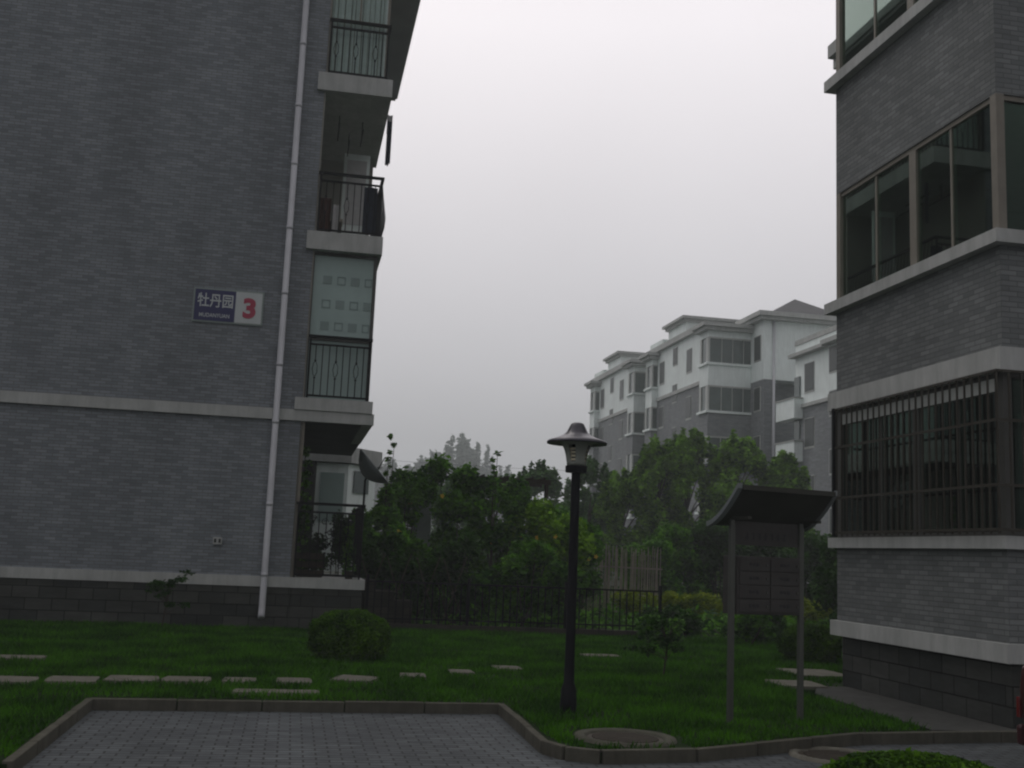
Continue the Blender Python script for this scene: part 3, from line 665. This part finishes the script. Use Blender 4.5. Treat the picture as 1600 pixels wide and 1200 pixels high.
# ================================================================== far apartment blocks
def far_unit(dx, dy, lab, name='apartment_building', cut_back=80.6):
    U = thing(name,(26+dx,67+dy,0),lab,'building','pale apartment blocks in the haze')
    zb = 13.8
    def bx(nm,m,par,*a): return B(a[0]+dx,a[1]+dx,a[2]+dy,a[3]+dy,a[4],a[5]).build(nm,m,par or U)
    bx('brick_wall',M['far_brick'],None,26.1,34,68.6,cut_back,-.1,zb-.4)
    bx('upper_wall',M['white_wall'],None,26.1,34,68.6,cut_back,zb-.4,17.0)
    bx('string_course',M['band'],None,26.0,26.09,68.61,cut_back,zb-.5,zb-.25)
    # stepped front
    bx('brick_wall',M['far_brick'],None,28.6,29.4,65,68.6,-.1,zb-.6); bx('brick_wall',M['far_brick'],None,29.4,34,66.3,68.59,-.1,zb-.6)
    bx('upper_wall',M['white_wall'],None,28.6,34.0,65,68.59,zb-.6,17.0)
    # bay windows at the corner, storey by storey
    for ya,yb in ((67.0,68.59),(cut_back-2.0,cut_back-.5)):
        x1 = 28.59 if ya < 70 else 26.09
        z = -.1
        tops = [(1.6,3.25),(4.75,6.35),(7.95,9.6),(11.25,12.9),(14.4,16.1)]
        last = -.1
        for i,(a,b) in enumerate(tops):
            bx('bay_wall',M['far_brick'] if i<4 else M['white_wall'],None,25.65,x1,ya,yb,last,a-.15)
            bx('sill',M['white_wall'],None,25.5,x1,ya-.12,yb+.1,a-.15,a)
            w = bx('bay_window',M['farglass'],None,25.72,x1,ya+.07,yb-.07,a,b)
            fr = MB()
            for xx in (25.66,26.55,27.3,28.05): 
                if xx < x1-.1: fr.box(xx+dx,xx+(.09 if xx<25.7 else .035)+dx,ya+dy,ya+.069+dy,a,b)
            fr.box(25.65+dx,25.719+dx,ya+.1+dy,ya+.45+dy,a,b).box(25.65+dx,25.719+dx,yb-.3+dy,yb+dy,a,b)
            fr.box(25.655+dx,x1+dx,ya+.01+dy,ya+.069+dy,b-.1,b)
            fr.build('frame',M['wframe'],w)
            last = b
        bx('bay_wall',M['white_wall'],None,25.65,x1,ya,yb,last,16.5)
        bx('cornice',M['band'],None,25.3,x1+.0,ya-.35,yb+.2,16.5,16.72); bx('cornice',M['band'],None,25.1,x1+.0,ya-.55,yb+.3,16.725,16.95)
    # west facade windows
    zs = [(1.9,3.2),(5.0,6.35),(8.1,9.6),(11.3,12.75),(14.55,16.1)]
    for yc in (71.8,77.6):
        for a,b in zs:
            w = bx('window',M['wframe'],None,26.075,26.099,yc-.55,yc+.5,a-.14,b+.05)
            bx('pane',M['fardark'],w,26.05,26.074,yc-.5,yc+.46,a,b)
    for a,b in ((3.4,4.6),(6.6,7.8),(9.7,10.9),(12.8,14.0),(15.5,16.7)):
        w = bx('window',M['wframe'],None,26.075,26.099,74.2,75.2,a-.1,b+.05); bx('pane',M['fardark'],w,26.05,26.074,74.25,75.12,a,b)
    # narrow window on the return of the front
    for a,b in zs:
        w = bx('window',M['wframe'],None,28.575,28.599,65.4,66.5,a-.1,b+.05); bx('pane',M['fardark'],w,28.55,28.574,65.5,66.4,a,b)
    # eaves, parapet and roof
    bx('eave',M['band'],None,28.2,34.3,64.5,68.4,17.0,17.2); bx('eave',M['band'],None,28.0,34.5,64.3,68.4,17.21,17.5)
    bx('eave',M['band'],None,25.8,34,68.45,cut_back+.2,17.0,17.4)
    bx('parapet',M['white_wall'],None,26.4,31.2,73.4,77.2,17.4,18.6); bx('parapet_cap',M['band'],None,26.0,31.6,73.0,77.6,18.61,18.8); bx('parapet_cap',M['band'],None,26.2,31.4,73.2,77.4,18.4,18.609)
    bx('parapet',M['white_wall'],None,26.1,29.0,77.65,cut_back,17.41,17.9)
    r = MB(); q = [(29.2,66.5),(37.5,66.5),(37.5,77.5),(29.2,77.5)]; ap_ = (34.0+dx,72+dy,20.4)
    for (a,b),(c,d) in zip(q,q[1:]+q[:1]): r.poly([(a+dx,b+dy,17.5),(c+dx,d+dy,17.5),ap_])
    r.build('roof',M['roof'],U)
    MB().tube([(29.25+dx,64.93+dy,0),(29.25+dx,64.93+dy,17)],.09,8).build('downpipe',M['pipe'],U,True)
    return U
far_unit(0,0,'pale five storey block above the trees with a dark hipped roof')
far_unit(-.35,15,'smaller hazy five storey block farthest back, left of its twin')
FC = thing('apartment_building',(30,55,0),'hazy lower white and grey block half hidden by the right building','building','pale apartment blocks in the haze')
B(28.4,38,42,60,-.1,10.7).build('brick_wall',M['far_brick'],FC); B(28.4,38,42,60,10.7,14.4).build('upper_wall',M['white_wall'],FC)
B(28.25,28.39,42,60.05,10.6,10.8).build('string_course',M['band'],FC)
B(28.0,38,55.9,60.2,13.65,13.85).build('cornice',M['band'],FC); B(27.85,38,42,55.8,13.65+.05,13.95).build('cornice',M['band'],FC)
B(28.35,38,42,60.03,14.41,14.7).build('parapet',M['band'],FC)
for z in (1.3,4.5,7.7,10.2):
    bl = B(27.85,28.39,59.0,61.5,z-.2,z+.95).build('balcony',M['white_wall'],FC); B(27.8,28.39,58.95,61.55,z+.951,z+1.02).build('rail_cap',M['band'],bl)
    B(28.3,28.399,59.3,59.95,z+1.1,z+2.3).build('door',M['farglass'],FC)
for yc in (58.2,52.5,47.5):
    for a,b in ((1.9,3.3),(5.1,6.6),(8.3,9.9),(11.5,13.1)):
        w = B(28.375,28.399,yc-.65,yc+.6,a-.12,b+.05).build('window',M['wframe'],FC); B(28.35,28.374,yc-.6,yc+.5,a,b).build('pane',M['fardark'],w)
for a,b in ((3.4,4.7),(6.6,7.9),(9.8,11.1),(12.2,13.55)):
    w = B(28.375,28.399,54.8,55.8,a-.1,b+.05).build('window',M['wframe'],FC); B(28.35,28.374,54.85,55.7,a,b).build('pane',M['fardark'],w)

# ================================================================== trees
GT = 'leafy trees in front of the far blocks'
for i,(x,y,h,r,lab) in enumerate([(12.7,42,4.9,1.15,'short leafy tree at the left end of the group before the pale blocks'),
    (13.9,41.5,6.3,1.3,'bright leafy tree second from the left before the pale blocks'),
    (15.5,42.5,6.9,1.5,'tall leafy tree in the middle of the group before the pale blocks'),
    (17.3,42,6.8,1.45,'tall leafy tree right of the middle before the pale blocks'),
    (19.2,41.5,6.0,1.25,'leafy tree at the right end above the letterbox canopy'),
    (16.6,40,4.6,1.7,'low spreading tree just behind the letterbox stand')]):
    crown_tree('leafy_tree',x,y,0,h,r,17000,.15,M['leaf_tree'],lab,'tree',GT,20+i,nc=44,squash=1.5,cz0=.2)
GM = 'smaller trees behind the garden'
for i,(x,y,h,r,lab) in enumerate([(8.6,48,4.9,1.6,'dull green tree left of the lamp head behind the arbour'),
    (10.4,47,5.5,1.6,'rounded tree directly behind the lamp cup'),
    (11.8,44,5.5,1.3,'small dull tree just right of the lamp pole'),
    (13.2,50,4.4,1.5,'low dull tree between the lamp pole and the leafy trees'),
    (6.9,50,4.7,1.6,'dull green tree peeping above the arbour beam')]):
    crown_tree('small_tree',x,y,0,h,r,9000,.15,M['leaf_mid'],lab,'tree',GM,40+i,nc=24,cz0=.15)
# distant poplars: several upswept spires each
GP = 'misty poplars on the skyline'
pops = [(6.2,9.6,'misty poplar nearest the left building'),(8.2,10.6,'misty poplar second from the left building'),(10.2,9.8,'low misty poplar left of the gap'),
        (12.0,11.0,'misty poplar with a split top left of the tallest'),(13.9,12.4,'tall misty poplar left of the tallest crown'),(15.9,13.4,'tallest misty poplar on the skyline'),
        (17.8,12.6,'tall misty poplar right of the tallest crown'),(19.6,11.0,'last misty poplar at the right end of the row')]
for i,(x,h,lab) in enumerate(pops):
    rg = np.random.default_rng(60+i); y = 246+rg.random()*12; x *= 2.27; h = 1.55+(h-1.55)*2.27
    t = thing('poplar_tree',(x,y,0),lab,'tree',GP); x_ = x
    tr = MB().tube([(x,y,-.1),(x,y,h*.9)],[.25,.04],6); C=[];R=[]
    for k in range(15):
        a = rg.random()*2*PI; rr = 3.8*rg.random()**.5; bxx, byy = x+rr*math.cos(a), y+rr*math.sin(a)
        top = h*(1-.055*rr*rg.random()*1.3)-1.*rg.random(); zz = h*.12
        tr.tube([(x,y,zz+1),(bxx,byy,top*.6),(bxx,byy,top-.3)],[.08,.05,.01],4)
        while zz < top: 
            f = (top-zz)/top; C.append((bxx+rg.normal()*.08,byy,zz)); R.append((.4+.95*min(1,f*2.2),.4+.95*min(1,f*2.2),1.4)); zz += 1.2
    tr.build('trunk',M['bark'],t,True)
    leaves('crown', clumps(rg,C,R,15000,.2), .95, M['leaf_pop'], t, 60+i)
rg = np.random.default_rng(99)
C = [(x, 165+rg.normal()*3, .8+rg.random()*3.2) for x in np.arange(-12,95,1.9)]
wd = bpy.data.objects.new('far_wood', None); COL.objects.link(wd); bpy.data.objects.remove(wd)
fwd = leaves('far_wood', clumps(rg,C,[2.0+rg.random()*.8 for _ in C],30000,.2), .55, M['leaf_pop'], None, 98)
tag(fwd,'far-off misty woodland along the horizon','woodland',kind='stuff')

# ================================================================== garden
def plant(name,x,y,cl,n,ls,lm,lab,cat,grp,seed,flowers=0,stem=True,z0=0):
    rg = np.random.default_rng(seed); t = thing(name,(x,y,z0),lab,cat,grp)
    C = [(x+c[0],y+c[1],z0+c[2]) for c in cl]; R = [c[3] if isinstance(c[3],tuple) else (c[3],)*3 for c in cl]
    leaves('foliage', clumps(rg,C,R,n,.25), ls, lm, t, seed)
    if stem:
        mb = MB()
        for c in C[::2]: mb.tube([(x+rg.normal()*.05,y+rg.normal()*.05,z0-.03),(x+(c[0]-x)*.5,c[1],z0+(c[2]-z0)*.5),c],[.02,.014,.006],5)
        mb.build('stem', M['bark'], t)
    if flowers:
        fb_ = MB()
        for k in range(flowers):
            c = C[rg.integers(len(C))]; r0 = .055; p = Vector((c[0]+rg.normal()*.15,c[1]-max(R[0])*.95,c[2]+rg.normal()*.2))
            for q in range(5):
                a = 2*PI*q/5; d = Vector((math.cos(a),-.25,math.sin(a))); e = Vector((-math.sin(a),0,math.cos(a)))
                fb_.poly([p,p+d*r0*.6+e*r0*.35,p+d*r0*1.1,p+d*r0*.6-e*r0*.35])
        fb_.build('flower', M['flower'], t)
    return t
def blob(rg, w, d, h0, h1, k, r):
    return [(rg.uniform(-w,w), rg.uniform(-d,d), h0+(h1-h0)*rg.random()**.8, r*(.7+.6*rg.random())) for _ in range(k)]
GV = 'climbing vines over the garden arbour'
vx = [(1.75,24.3,2.7,.5,'leaf_vine','climbing vine beside the satellite dish'),
      (2.45,25.5,3.55,.5,'leaf_vine','climbing vine left of the pale concrete pillar'),
      (3.75,25.8,4.0,.6,'leaf_vine','tall climbing vine right of the pale concrete pillar'),
      (4.75,26.0,3.5,.5,'leaf_vine','climbing vine under the brown arbour beam'),
      (5.4,25.4,2.9,.5,'leaf_vine2','bright yellowish vine with flowers in the middle of the arbour'),
      (6.15,25.6,2.5,.5,'leaf_vine2','bright low vine just left of the lamp pole'),
      (6.9,26.6,2.7,.5,'leaf_vine','vine with a yellow flower just right of the lamp pole')]
for i,(x,y,h,w,lm,lab) in enumerate(vx):
    rg = np.random.default_rng(120+i)
    cl = blob(rg,w,.35,.25,h-.25,26,.30)
    plant('climbing_vine',x,y,cl,9500,.11,M[lm],lab,'vine',GV,120+i,flowers=(4,2,3,2,5,4,4)[i])
# loose shoots rising above the vines
for i,(x,y,h,lab) in enumerate([(2.02,25.0,4.15,'thin shoot rising highest above the vines near the satellite dish'),(4.55,25.6,3.95,'short shoot above the vine by the arbour beam')]):
    cl = [(rg.normal()*.06,0,z,.07) for z in np.arange(2.6,h,.16)]
    plant('vine_shoot',x,y,cl,170,.10,M['leaf_vine'],lab,'vine','thin shoots above the vines',150+i)
# fallen foliage over the arbour top left
GH = 'dark bean rows behind the iron fence'
for i,x in enumerate((1.75,2.5,3.3,4.1,4.9,5.7)):
    rg = np.random.default_rng(170+i)
    plant('bean_plant',x,23.3,blob(rg,.42,.3,.12,1.15+.5*(i%2==0)+.15*rg.random(),18,.26),5200,.10,M['leaf_dark' if i<3 else 'leaf_vine'],
      ['dark bean row at the foot of the brick steps','dark bean row second from the steps','dark bean row under the pale pillar','leafy bean row left of the middle fence post','leafy bean row right of the middle fence post','leafy bean row just left of the lamp pole'][i],'plant',GH,170+i)
# arbour, pillar, crossed sticks
AR = thing('garden_arbour',(4.6,26.5,0),'old wooden arbour with a brown beam above the vines','arbour')
ab = MB().box(4.35,6.1,26.4,26.52,3.26,3.38).box(4.35,6.1,27.4,27.5,3.26,3.38); ab.build('beam',M['wood'],AR)
for x in (4.45,6.0): MB().tube([(x,26.46,-.02),(x,26.46,3.26)],.05,8).build('post',M['wood'],AR)
rf = MB()
for k in range(6): rf.box(4.4+.3*k,4.44+.3*k,26.3,27.6,3.381,3.42)
rf.build('rafter',M['wood'],AR)
PL = thing('concrete_pillar',(3.05,26.6,0),'pale square concrete pillar showing between the vines','pillar')
B(2.80,3.24,26.6,27.0,-.02,3.05).build('shaft',M['pillar'],PL,bevel=.02); B(2.77,3.27,26.57,27.03,3.05,3.13).build('cap',M['pillar'],PL,bevel=.01)
for i,x in enumerate((1.62,2.15,2.75,3.3)):
    t = MB().tube([(x-.28,22.62,.0),(x+.0,22.68,.72),(x+.24,22.7,1.45)],.011,5).tube([(x+.28,22.74,.0),(x-.02,22.71,.75),(x-.24,22.7,1.4)],.011,5)
    t.tube([(x-.06,22.66,.70),(x+.05,22.74,.78)],.02,5)
    tag(t.build('crossed_bean_poles',M['twine']),['crossed bean poles at the corner of the left building','crossed bean poles second from the left building','crossed bean poles third from the left building','crossed bean poles farthest right'][i],'bean poles','crossed bean poles behind the fence')
# brick steps beside the left building
ST = B(1.46,1.68,22.25,24,-.05,.93).box(1.681,2.05,22.25,24,-.05,.72).box(2.051,2.42,22.25,24,-.05,.55).build('brick_steps',M['stepstone'],None,bevel=.01)
tag(ST,'reddish block steps going down beside the left building','steps')
# iron fence
FN = thing('iron_fence',(4.5,22,0),'low black iron fence along the garden behind the lamp','fence')
bays = [(1.50,3.49),(3.49,5.48),(5.48,7.46)]
for a,b in bays:
    pm = MB().box(a+.03,b-.03,21.985,22.015,.90,.935).box(a+.03,b-.03,21.985,22.015,.20,.23)
    k = 14
    for i in range(1,k): x=a+(b-a)*i/k; pm.box(x-.011,x+.011,21.99,22.01,.12,.90)
    pm.build('picket_panel',M['iron'],FN)
for x in (1.50,3.49,5.48,7.46): MB().box(x-.028,x+.028,21.97,22.03,.0,1.02).prism([(x-.028,21.97,1.02),(x+.028,21.97,1.02),(x+.028,22.03,1.02),(x-.028,22.03,1.02)],(0,0,.02)).build('post',M['iron'],FN)
B(1.42,7.5,21.9,22.09,-.05,.12).build('footing',M['stepstone'],FN)
# weathered stick fence
SF = thing('stick_fence',(8.3,28,0),'weathered fence of upright sticks right of the lamp pole','fence')
random.seed(21); st = MB(); x = 7.1
while x < 9.5:
    h = 1.82+random.uniform(-.16,.12); l_ = random.uniform(-.05,.05); y = 28+random.uniform(-.03,.03)
    st.tube([(x,y,-.02),(x+l_,y,h)],[.015,.011],5); x += random.uniform(.026,.05)
st.build('stick',M['stick'],SF)
MB().tube([(7.05,28.04,.6),(9.55,28.04,.63)],.02,5).tube([(7.05,28.04,1.35),(9.55,28.04,1.32)],.02,5).build('rail',M['stick'],SF)
# shrubs right of the fence
GS = 'shrubs between the garden and the right building'
sh = [(9.9,30,2.0,.7,'leaf_vine','dull shrub right of the stick fence'),(11.0,31,2.6,.8,'leaf_vine','tall weedy shrub left of the letterbox stand'),
      (12.3,31,2.7,.8,'leaf_dark','dark shrub behind the left letterbox post'),(13.4,30,2.4,.7,'leaf_dark','dark shrub behind the letterbox cabinet'),
      (14.6,30.5,2.3,.7,'leaf_dark','dark shrub behind the right letterbox post'),(12.0,22.5,2.2,.7,'leaf_dark','dark shrub touching the corner of the right building'),
      (15.9,31,2.6,.7,'leaf_dark','dark shrub hidden beside the right building')]
for i,(x,y,h,w,lm,lab) in enumerate(sh):
    rg = np.random.default_rng(200+i); plant('shrub',x,y,blob(rg,w,.5,.2,h-.2,22,.34),7000,.12,M[lm],lab,'shrub',GS,200+i)
GY = 'low yellow green hedges'
for i,(x,y,w,h,lab) in enumerate([(8.55,26.3,.75,.85,'yellow green clipped hedge at the end of the iron fence'),(9.9,26.5,.6,.8,'yellow green hedge left of the letterbox stand'),(13.0,26,.8,.75,'yellow green hedge between the letterbox stand and the right building')]):
    rg = np.random.default_rng(220+i); plant('hedge',x,y,[(rg.uniform(-w,w),rg.uniform(-.3,.3),h*.75+rg.uniform(-.3,.05),.2) for _ in range(26)],6500,.06,M['leaf_yellow'],lab,'hedge',GY,220+i)
GL = 'low dark plants on the lawn edge'
for i in range(11):
    rg = np.random.default_rng(240+i); x = 7.0+.62*i+rg.normal()*.1; y = 20.6+(i%3)*1.0
    plant('low_plant',x,y,blob(rg,.38,.3,.08,.38+.15*(i%2),9,.18),2000,.085,M['leaf_dark'] if i%3 else M['leaf_vine'],
      ['low dark plant nearest the end of the iron fence','low dark plant one step right of the fence end','low broad plant behind the little sapling','low dark plant right of the sapling','low dark plant left of the left letterbox post','low dark plant behind the left letterbox post',
       'low plant under the left of the letterbox cabinet','low plant under the middle of the letterbox cabinet','low dark plant under the right of the letterbox cabinet','low dark plant behind the right letterbox post','low dark plant next to the right round bush'][i],'plant',GL,240+i)
# ground cover stuff behind fence
rg = np.random.default_rng(300)
pts = np.stack([rg.uniform(1.7,24,42000),rg.uniform(22.3,46,42000),np.abs(rg.normal(size=42000))*.16],1)
wo_ = leaves('weeds', pts, .14, M['leaf_vine'], None, 301); tag(wo_,'rough weeds and low growth covering the garden ground','weeds',kind='stuff')

# round clipped bushes
def round_bush(x,y,w,h,lab,seed,z0=0,lm='leaf_bush',grp='round clipped bushes',n=26000,ls=.032):
    rg = np.random.default_rng(seed); t = thing('round_bush',(x,y,z0),lab,'bush',grp)
    d = rg.normal(size=(n,3)); d /= np.linalg.norm(d,axis=1)[:,None]
    bump = 1+.05*np.sin(d[:,0]*7+seed)*np.cos(d[:,2]*6)+.035*np.sin(d[:,1]*13+d[:,0]*9)
    r = (.86+.16*rg.random(n))*bump
    p = d*r[:,None]*np.array([w/2,w/2*.95,h*.55])+np.array([x,y,z0+h*.46]); p = p[p[:,2]>z0]
    leaves('foliage', p, ls, M[lm], t, seed)
    core = MB(); 
    core.lathe([(max(.001,.78*w/2*math.sin(a)), h*.46-h*.45*math.cos(a)) for a in np.linspace(0.01,PI-.01,12)],(x,y,z0),20).build('twig_core',M['leaf_dark'],t,True)
    return t
round_bush(.87,15.9,1.14,.68,'round dark green clipped bush in front of the left building',401)
round_bush(8.45,17.3,1.02,.62,'round dark clipped bush beside the right building',402)
round_bush(4.55,7.55,1.35,.33,'low spreading bush at the bottom edge by the paving',403,z0=-.1,n=16000,ls=.04)
# saplings
def sapling(x,y,h,w,lab,seed,lm='leaf_dark',nl=900,ls=.055):
    rg = np.random.default_rng(seed); t = thing('sapling',(x,y,0),lab,'sapling','young saplings on the lawn')
    mb = MB().tube([(x-.05,y,-.02),(x,y,h*.45),(x+.06,y,h*.8)],[.014,.01,.004],6); C=[];R=[]
    for k in range(13):
        a = rg.random()*2*PI; r = w*(.35+.65*rg.random()); z = h*(.4+.6*rg.random()); e=(x+r*math.cos(a),y+r*math.sin(a)*.7,z)
        mb.tube([(x,y,z*.6),(x+(e[0]-x)*.5,(y+e[1])/2,z*.85),e],[.007,.005,.002],4); C.append(e); R.append((w*.3,w*.3,w*.14))
    mb.build('stem',M['bark'],t); leaves('crown',clumps(rg,C,R,nl,.1),ls,M[lm],t,seed); return t
sapling(-2.1,20.7,.98,.42,'thin dark sapling against the base of the left building',411)
sapling(5.1,14.7,.85,.5,'thin dark sapling on the lawn between the lamp and the letterbox stand',412,nl=620,ls=.06)

# ================================================================== street lamp
LX,LY = 2.825,11.1
LP = thing('lamp_post',(LX,LY,0),'black garden lamp post with a flared hat on the lawn','lamp post')
MB().lathe([(.0,-.02),(.085,-.02),(.085,.10),(.075,.24),(.055,.30),(.05,.5),(.047,1.6),(.046,2.42)],(LX,LY,0),20).build('pole',M['lampblack'],LP,True)
MB().lathe([(.046,2.41),(.11,2.41),(.112,2.475),(.10,2.48),(.05,2.48)],(LX,LY,0),28).build('collar',M['lampblack'],LP)
cup = MB().lathe([(.098,2.48),(.102,2.52),(.112,2.58),(.128,2.64),(.15,2.69),(.185,2.722),(.24,2.738)],(LX,LY,0),36)
# leave louvre windows open in the flared cup (four sides)
keep = []
for f in cup.f:
    c = sum((Vector(cup.v[i]) for i in f), Vector())/len(f); a = math.degrees(math.atan2(c.y-LY,c.x-LX)) % 90
    if 2.5 < c.z < 2.69 and 10 < (a+60) % 90 < 42: continue
    keep.append(f)
cup.f = keep; co_ = cup.build('flared_shade',M['lampcup'],LP,True); sm = co_.modifiers.new('solid','SOLIDIFY'); sm.thickness=.006
lv = MB()
for k in range(5):
    z = 2.505+.036*k; r = .088+.006*k; lv.lathe([(.02,z),(r-.012,z+.0),(r+.004,z-.012),(r+.006,z-.006),(r-.01,z+.012),(.02,z+.012)],(LX,LY,0),28)
lv.build('louvre',M['louvre'],LP)
MB().lathe([(.0,2.42),(.05,2.42),(.05,2.70),(.0,2.70)],(LX,LY,0),16).build('inner_tube',M['lampblack'],LP)
MB().lathe([(.0,2.735),(.24,2.728),(.30,2.708),(.312,2.705),(.314,2.722),(.30,2.738),(.22,2.765),(.15,2.795),(.11,2.83),(.085,2.88),(.068,2.915),(.045,2.928),(.0,2.93)],(LX,LY,0),40).build('hat',M['lampcap'],LP,True)

# ================================================================== letterbox stand (turned to face the road)
LS = thing('letterbox_stand',(4.36,10.62,0),'steel letterbox stand with a curved canopy on two posts','letterbox stand')
ux = Vector((math.cos(math.radians(14)),math.sin(math.radians(14)),0)); uy = Vector((-ux.y,ux.x,0)); O = Vector((4.34,10.62,0))
def LB_(mb,a0,a1,b0,b1,z0,z1):
    p = [O+ux*a+uy*b+Vector((0,0,z0)) for a,b in ((a0,b0),(a1,b0),(a1,b1),(a0,b1))]; return mb.prism(p,(0,0,z1-z0))
for a in (0,.87):
    LB_(MB(),a-.023,a+.023,-.023,.023,-.03,2.0).build('post',M['steel'],LS,bevel=.006)
    LB_(MB(),a+.026,a+.038,-.015,.015,-.03,1.95).build('post_rib',M['steel'],LS)
cab = LB_(MB(),.06,.86,-.02,.22,1.05,1.63).build('cabinet',M['steel_d'],LS,bevel=.006)
random.seed(31)
for r in range(4):
    for c in range(2):
        a0 = .085+.385*c; z0 = 1.075+.137*r
        d = LB_(MB(),a0,a0+.37,-.032,-.021,z0,z0+.125).build('door',M['steel_d'],LS,bevel=.003)
        mk = MB(); x = a0+.12
        for k in range(3): LB_(mk,x,x+.03,-.036,-.033,z0+.05+random.uniform(-.005,.005),z0+.08); x += .045
        mk.build('label_plate',M['ink'],d)
        LB_(MB(),a0+.33,a0+.345,-.042,-.033,z0+.05,z0+.07).build('lock',M['steel'],d)
hd = LB_(MB(),.03,.84,.0,.03,1.74,1.98).build('header_panel',M['steel_d'],LS)
gl = MB(); x = .17
for k in range(7):                       # header characters too dark to read: short strokes only
    w_ = .05; z = 1.80
    for q in range(4):
        if random.random()<.8: LB_(gl,x,x+w_*random.uniform(.6,1),-.005,-.001,z+.018*q,z+.018*q+.008)
    LB_(gl,x+w_*.45,x+w_*.6,-.0051,-.0012,z-.004,z+.068); x += .078
gl.build('lettering',M['ink'],hd)
cn = MB(); nn = 10; prof = []
for k in range(nn+1):
    t = k/nn; prof.append((.17-.52*t, 1.93+.37*(t**1.6)))          # (towards the back, height): low at the back, high at the front
def canopy(a0,a1,th,dz=0):
    mb = MB()
    for (b0,z0),(b1,z1) in zip(prof,prof[1:]):
        p = [O+ux*a0+uy*b0+Vector((0,0,z0+dz)),O+ux*a1+uy*b0+Vector((0,0,z0+dz)),O+ux*a1+uy*b1+Vector((0,0,z1+dz)),O+ux*a0+uy*b1+Vector((0,0,z1+dz))]
        mb.prism(p,(0,0,th))
    return mb
canopy(-.13,1.02,.018).build('canopy',M['canopy'],LS)
canopy(-.19,-.131,.05,-.016).build('canopy_end',M['canopy_g'],LS); canopy(1.021,1.06,.05,-.016).build('canopy_end',M['canopy_g'],LS)
LB_(MB(),-.13,1.02,-.37,-.352,2.27,2.32).build('canopy_lip',M['canopy'],LS)
for a in (0,.87): LB_(MB(),a-.02,a+.02,-.3,.03,1.99,2.02).build('canopy_bracket',M['canopy'],LS)

# ================================================================== parked car at the right edge
CX, CY = 6.33, 9.0
CR = thing('parked_car',(CX+.85,CY-2.1,-.1),'dark red parked car cut off by the right edge','car')
def section(y, zlo, ztop, inset, hw=.85, zmid=None):
    cx = CX+.85; zb = zlo-.1
    return [(cx+s*w,y,zb+z) for s,w,z in ((-1,hw*.86,0),(-1,hw*.98,.18),(-1,hw,.42),(-1,hw*.97,ztop*.88-.0),(-1,hw*.86,ztop),(1,hw*.86,ztop),(1,hw*.97,ztop*.88),(1,hw,.42),(1,hw*.98,.18),(1,hw*.86,0))]
bd = MB(); secs = [section(CY-4.2,.28,.48,0,.72),section(CY-4.05,.22,.62,0,.80),section(CY-3.0,.2,.72,0),section(CY-1.0,.2,.78,0),section(CY-.25,.2,.76,0),section(CY-.06,.24,.70,0,.83),section(CY,.30,.6,0,.78)]
o = 0
for s_ in secs: bd.v += s_
for i in range(len(secs)-1):
    for k in range(10): j=(k+1)%10; bd.f.append([i*10+k,i*10+j,(i+1)*10+j,(i+1)*10+k])
bd.f.append(list(range(10))[::-1]); bd.f.append([60+k for k in range(10)])
bd.build('body',M['carpaint'],CR,True,bevel=.01)
cx = CX+.85
gh = MB(); lo_ = [(cx-.76,CY-3.1,.72),(cx+.76,CY-3.1,.72),(cx+.76,CY-.35,.76),(cx-.76,CY-.35,.76)]; hi_ = [(cx-.58,CY-2.4,1.32),(cx+.58,CY-2.4,1.32),(cx+.58,CY-1.0,1.32),(cx-.58,CY-1.0,1.32)]
gh.v = lo_+hi_; gh.f = [[0,1,5,4],[1,2,6,5],[2,3,7,6],[3,0,4,7]]; gh.build('window',M['carglass'],CR)
MB().prism([(x,y,1.321) for x,y,_ in hi_],(0,0,.03)).build('roof',M['carpaint'],CR,bevel=.015)
pl = MB()
for a,b in zip(lo_,hi_): pl.tube([a,b],.03,6)
pl.build('pillar',M['chrome'],CR)
for sx_ in (-1,1):
    for yy in (CY-3.4,CY-.85):
        xw = cx+sx_*.80
        w = MB().tube([(xw-.1,yy,.22),(xw+.1,yy,.22)],.31,24).build('wheel',M['tyre'],CR); MB().tube([(xw+sx_*.101,yy,.22),(xw+sx_*.108,yy,.22)],.19,20).build('rim',M['chrome'],w)
    MB().box(cx+sx_*.72-.1,cx+sx_*.72+.1,CY-.03,CY+.015,.32,.5).build('tail_lamp',M['taillight'],CR,bevel=.01)
    MB().box(cx+sx_*.62-.12,cx+sx_*.62+.12,CY-4.22,CY-4.1,.3,.42).build('headlight',M['chrome'],CR,bevel=.01)
MB().box(cx-.8,cx+.8,CY-.02,CY+.06,.08,.26).build('bumper',M['carpaint'],CR,bevel=.03)

# overhead wires above the garden
wr = MB()
for dz in (-.45,):
    pts = [(-6+3.2*k, 78, 8.1+dz+.012*(k-6)**2) for k in range(14)]; wr.tube(pts,.012,4,False)
tag(wr.build('overhead_wire',M['wire']),'thin overhead wire crossing the sky behind the lamp','wire')

# ================================================================== haze
hz = B(-114,174,-44,344,-1.7,34).build('haze', mat('haze_tmp',(1,1,1)))
hm = bpy.data.materials.new('haze_air'); hm.use_nodes = True; n_ = hm.node_tree.nodes
for q in list(n_): n_.remove(q)
oo = n_.new('ShaderNodeOutputMaterial'); pv = n_.new('ShaderNodeVolumePrincipled')
pv.inputs['Color'].default_value = (.93,1,1,1); pv.inputs['Density'].default_value = .0016; pv.inputs['Anisotropy'].default_value = .2
hm.node_tree.links.new(pv.outputs[0],oo.inputs['Volume']); hz.data.materials.clear(); hz.data.materials.append(hm); hz['kind']='stuff'; hz['label']='thin grey haze filling the air'; hz['category']='haze'
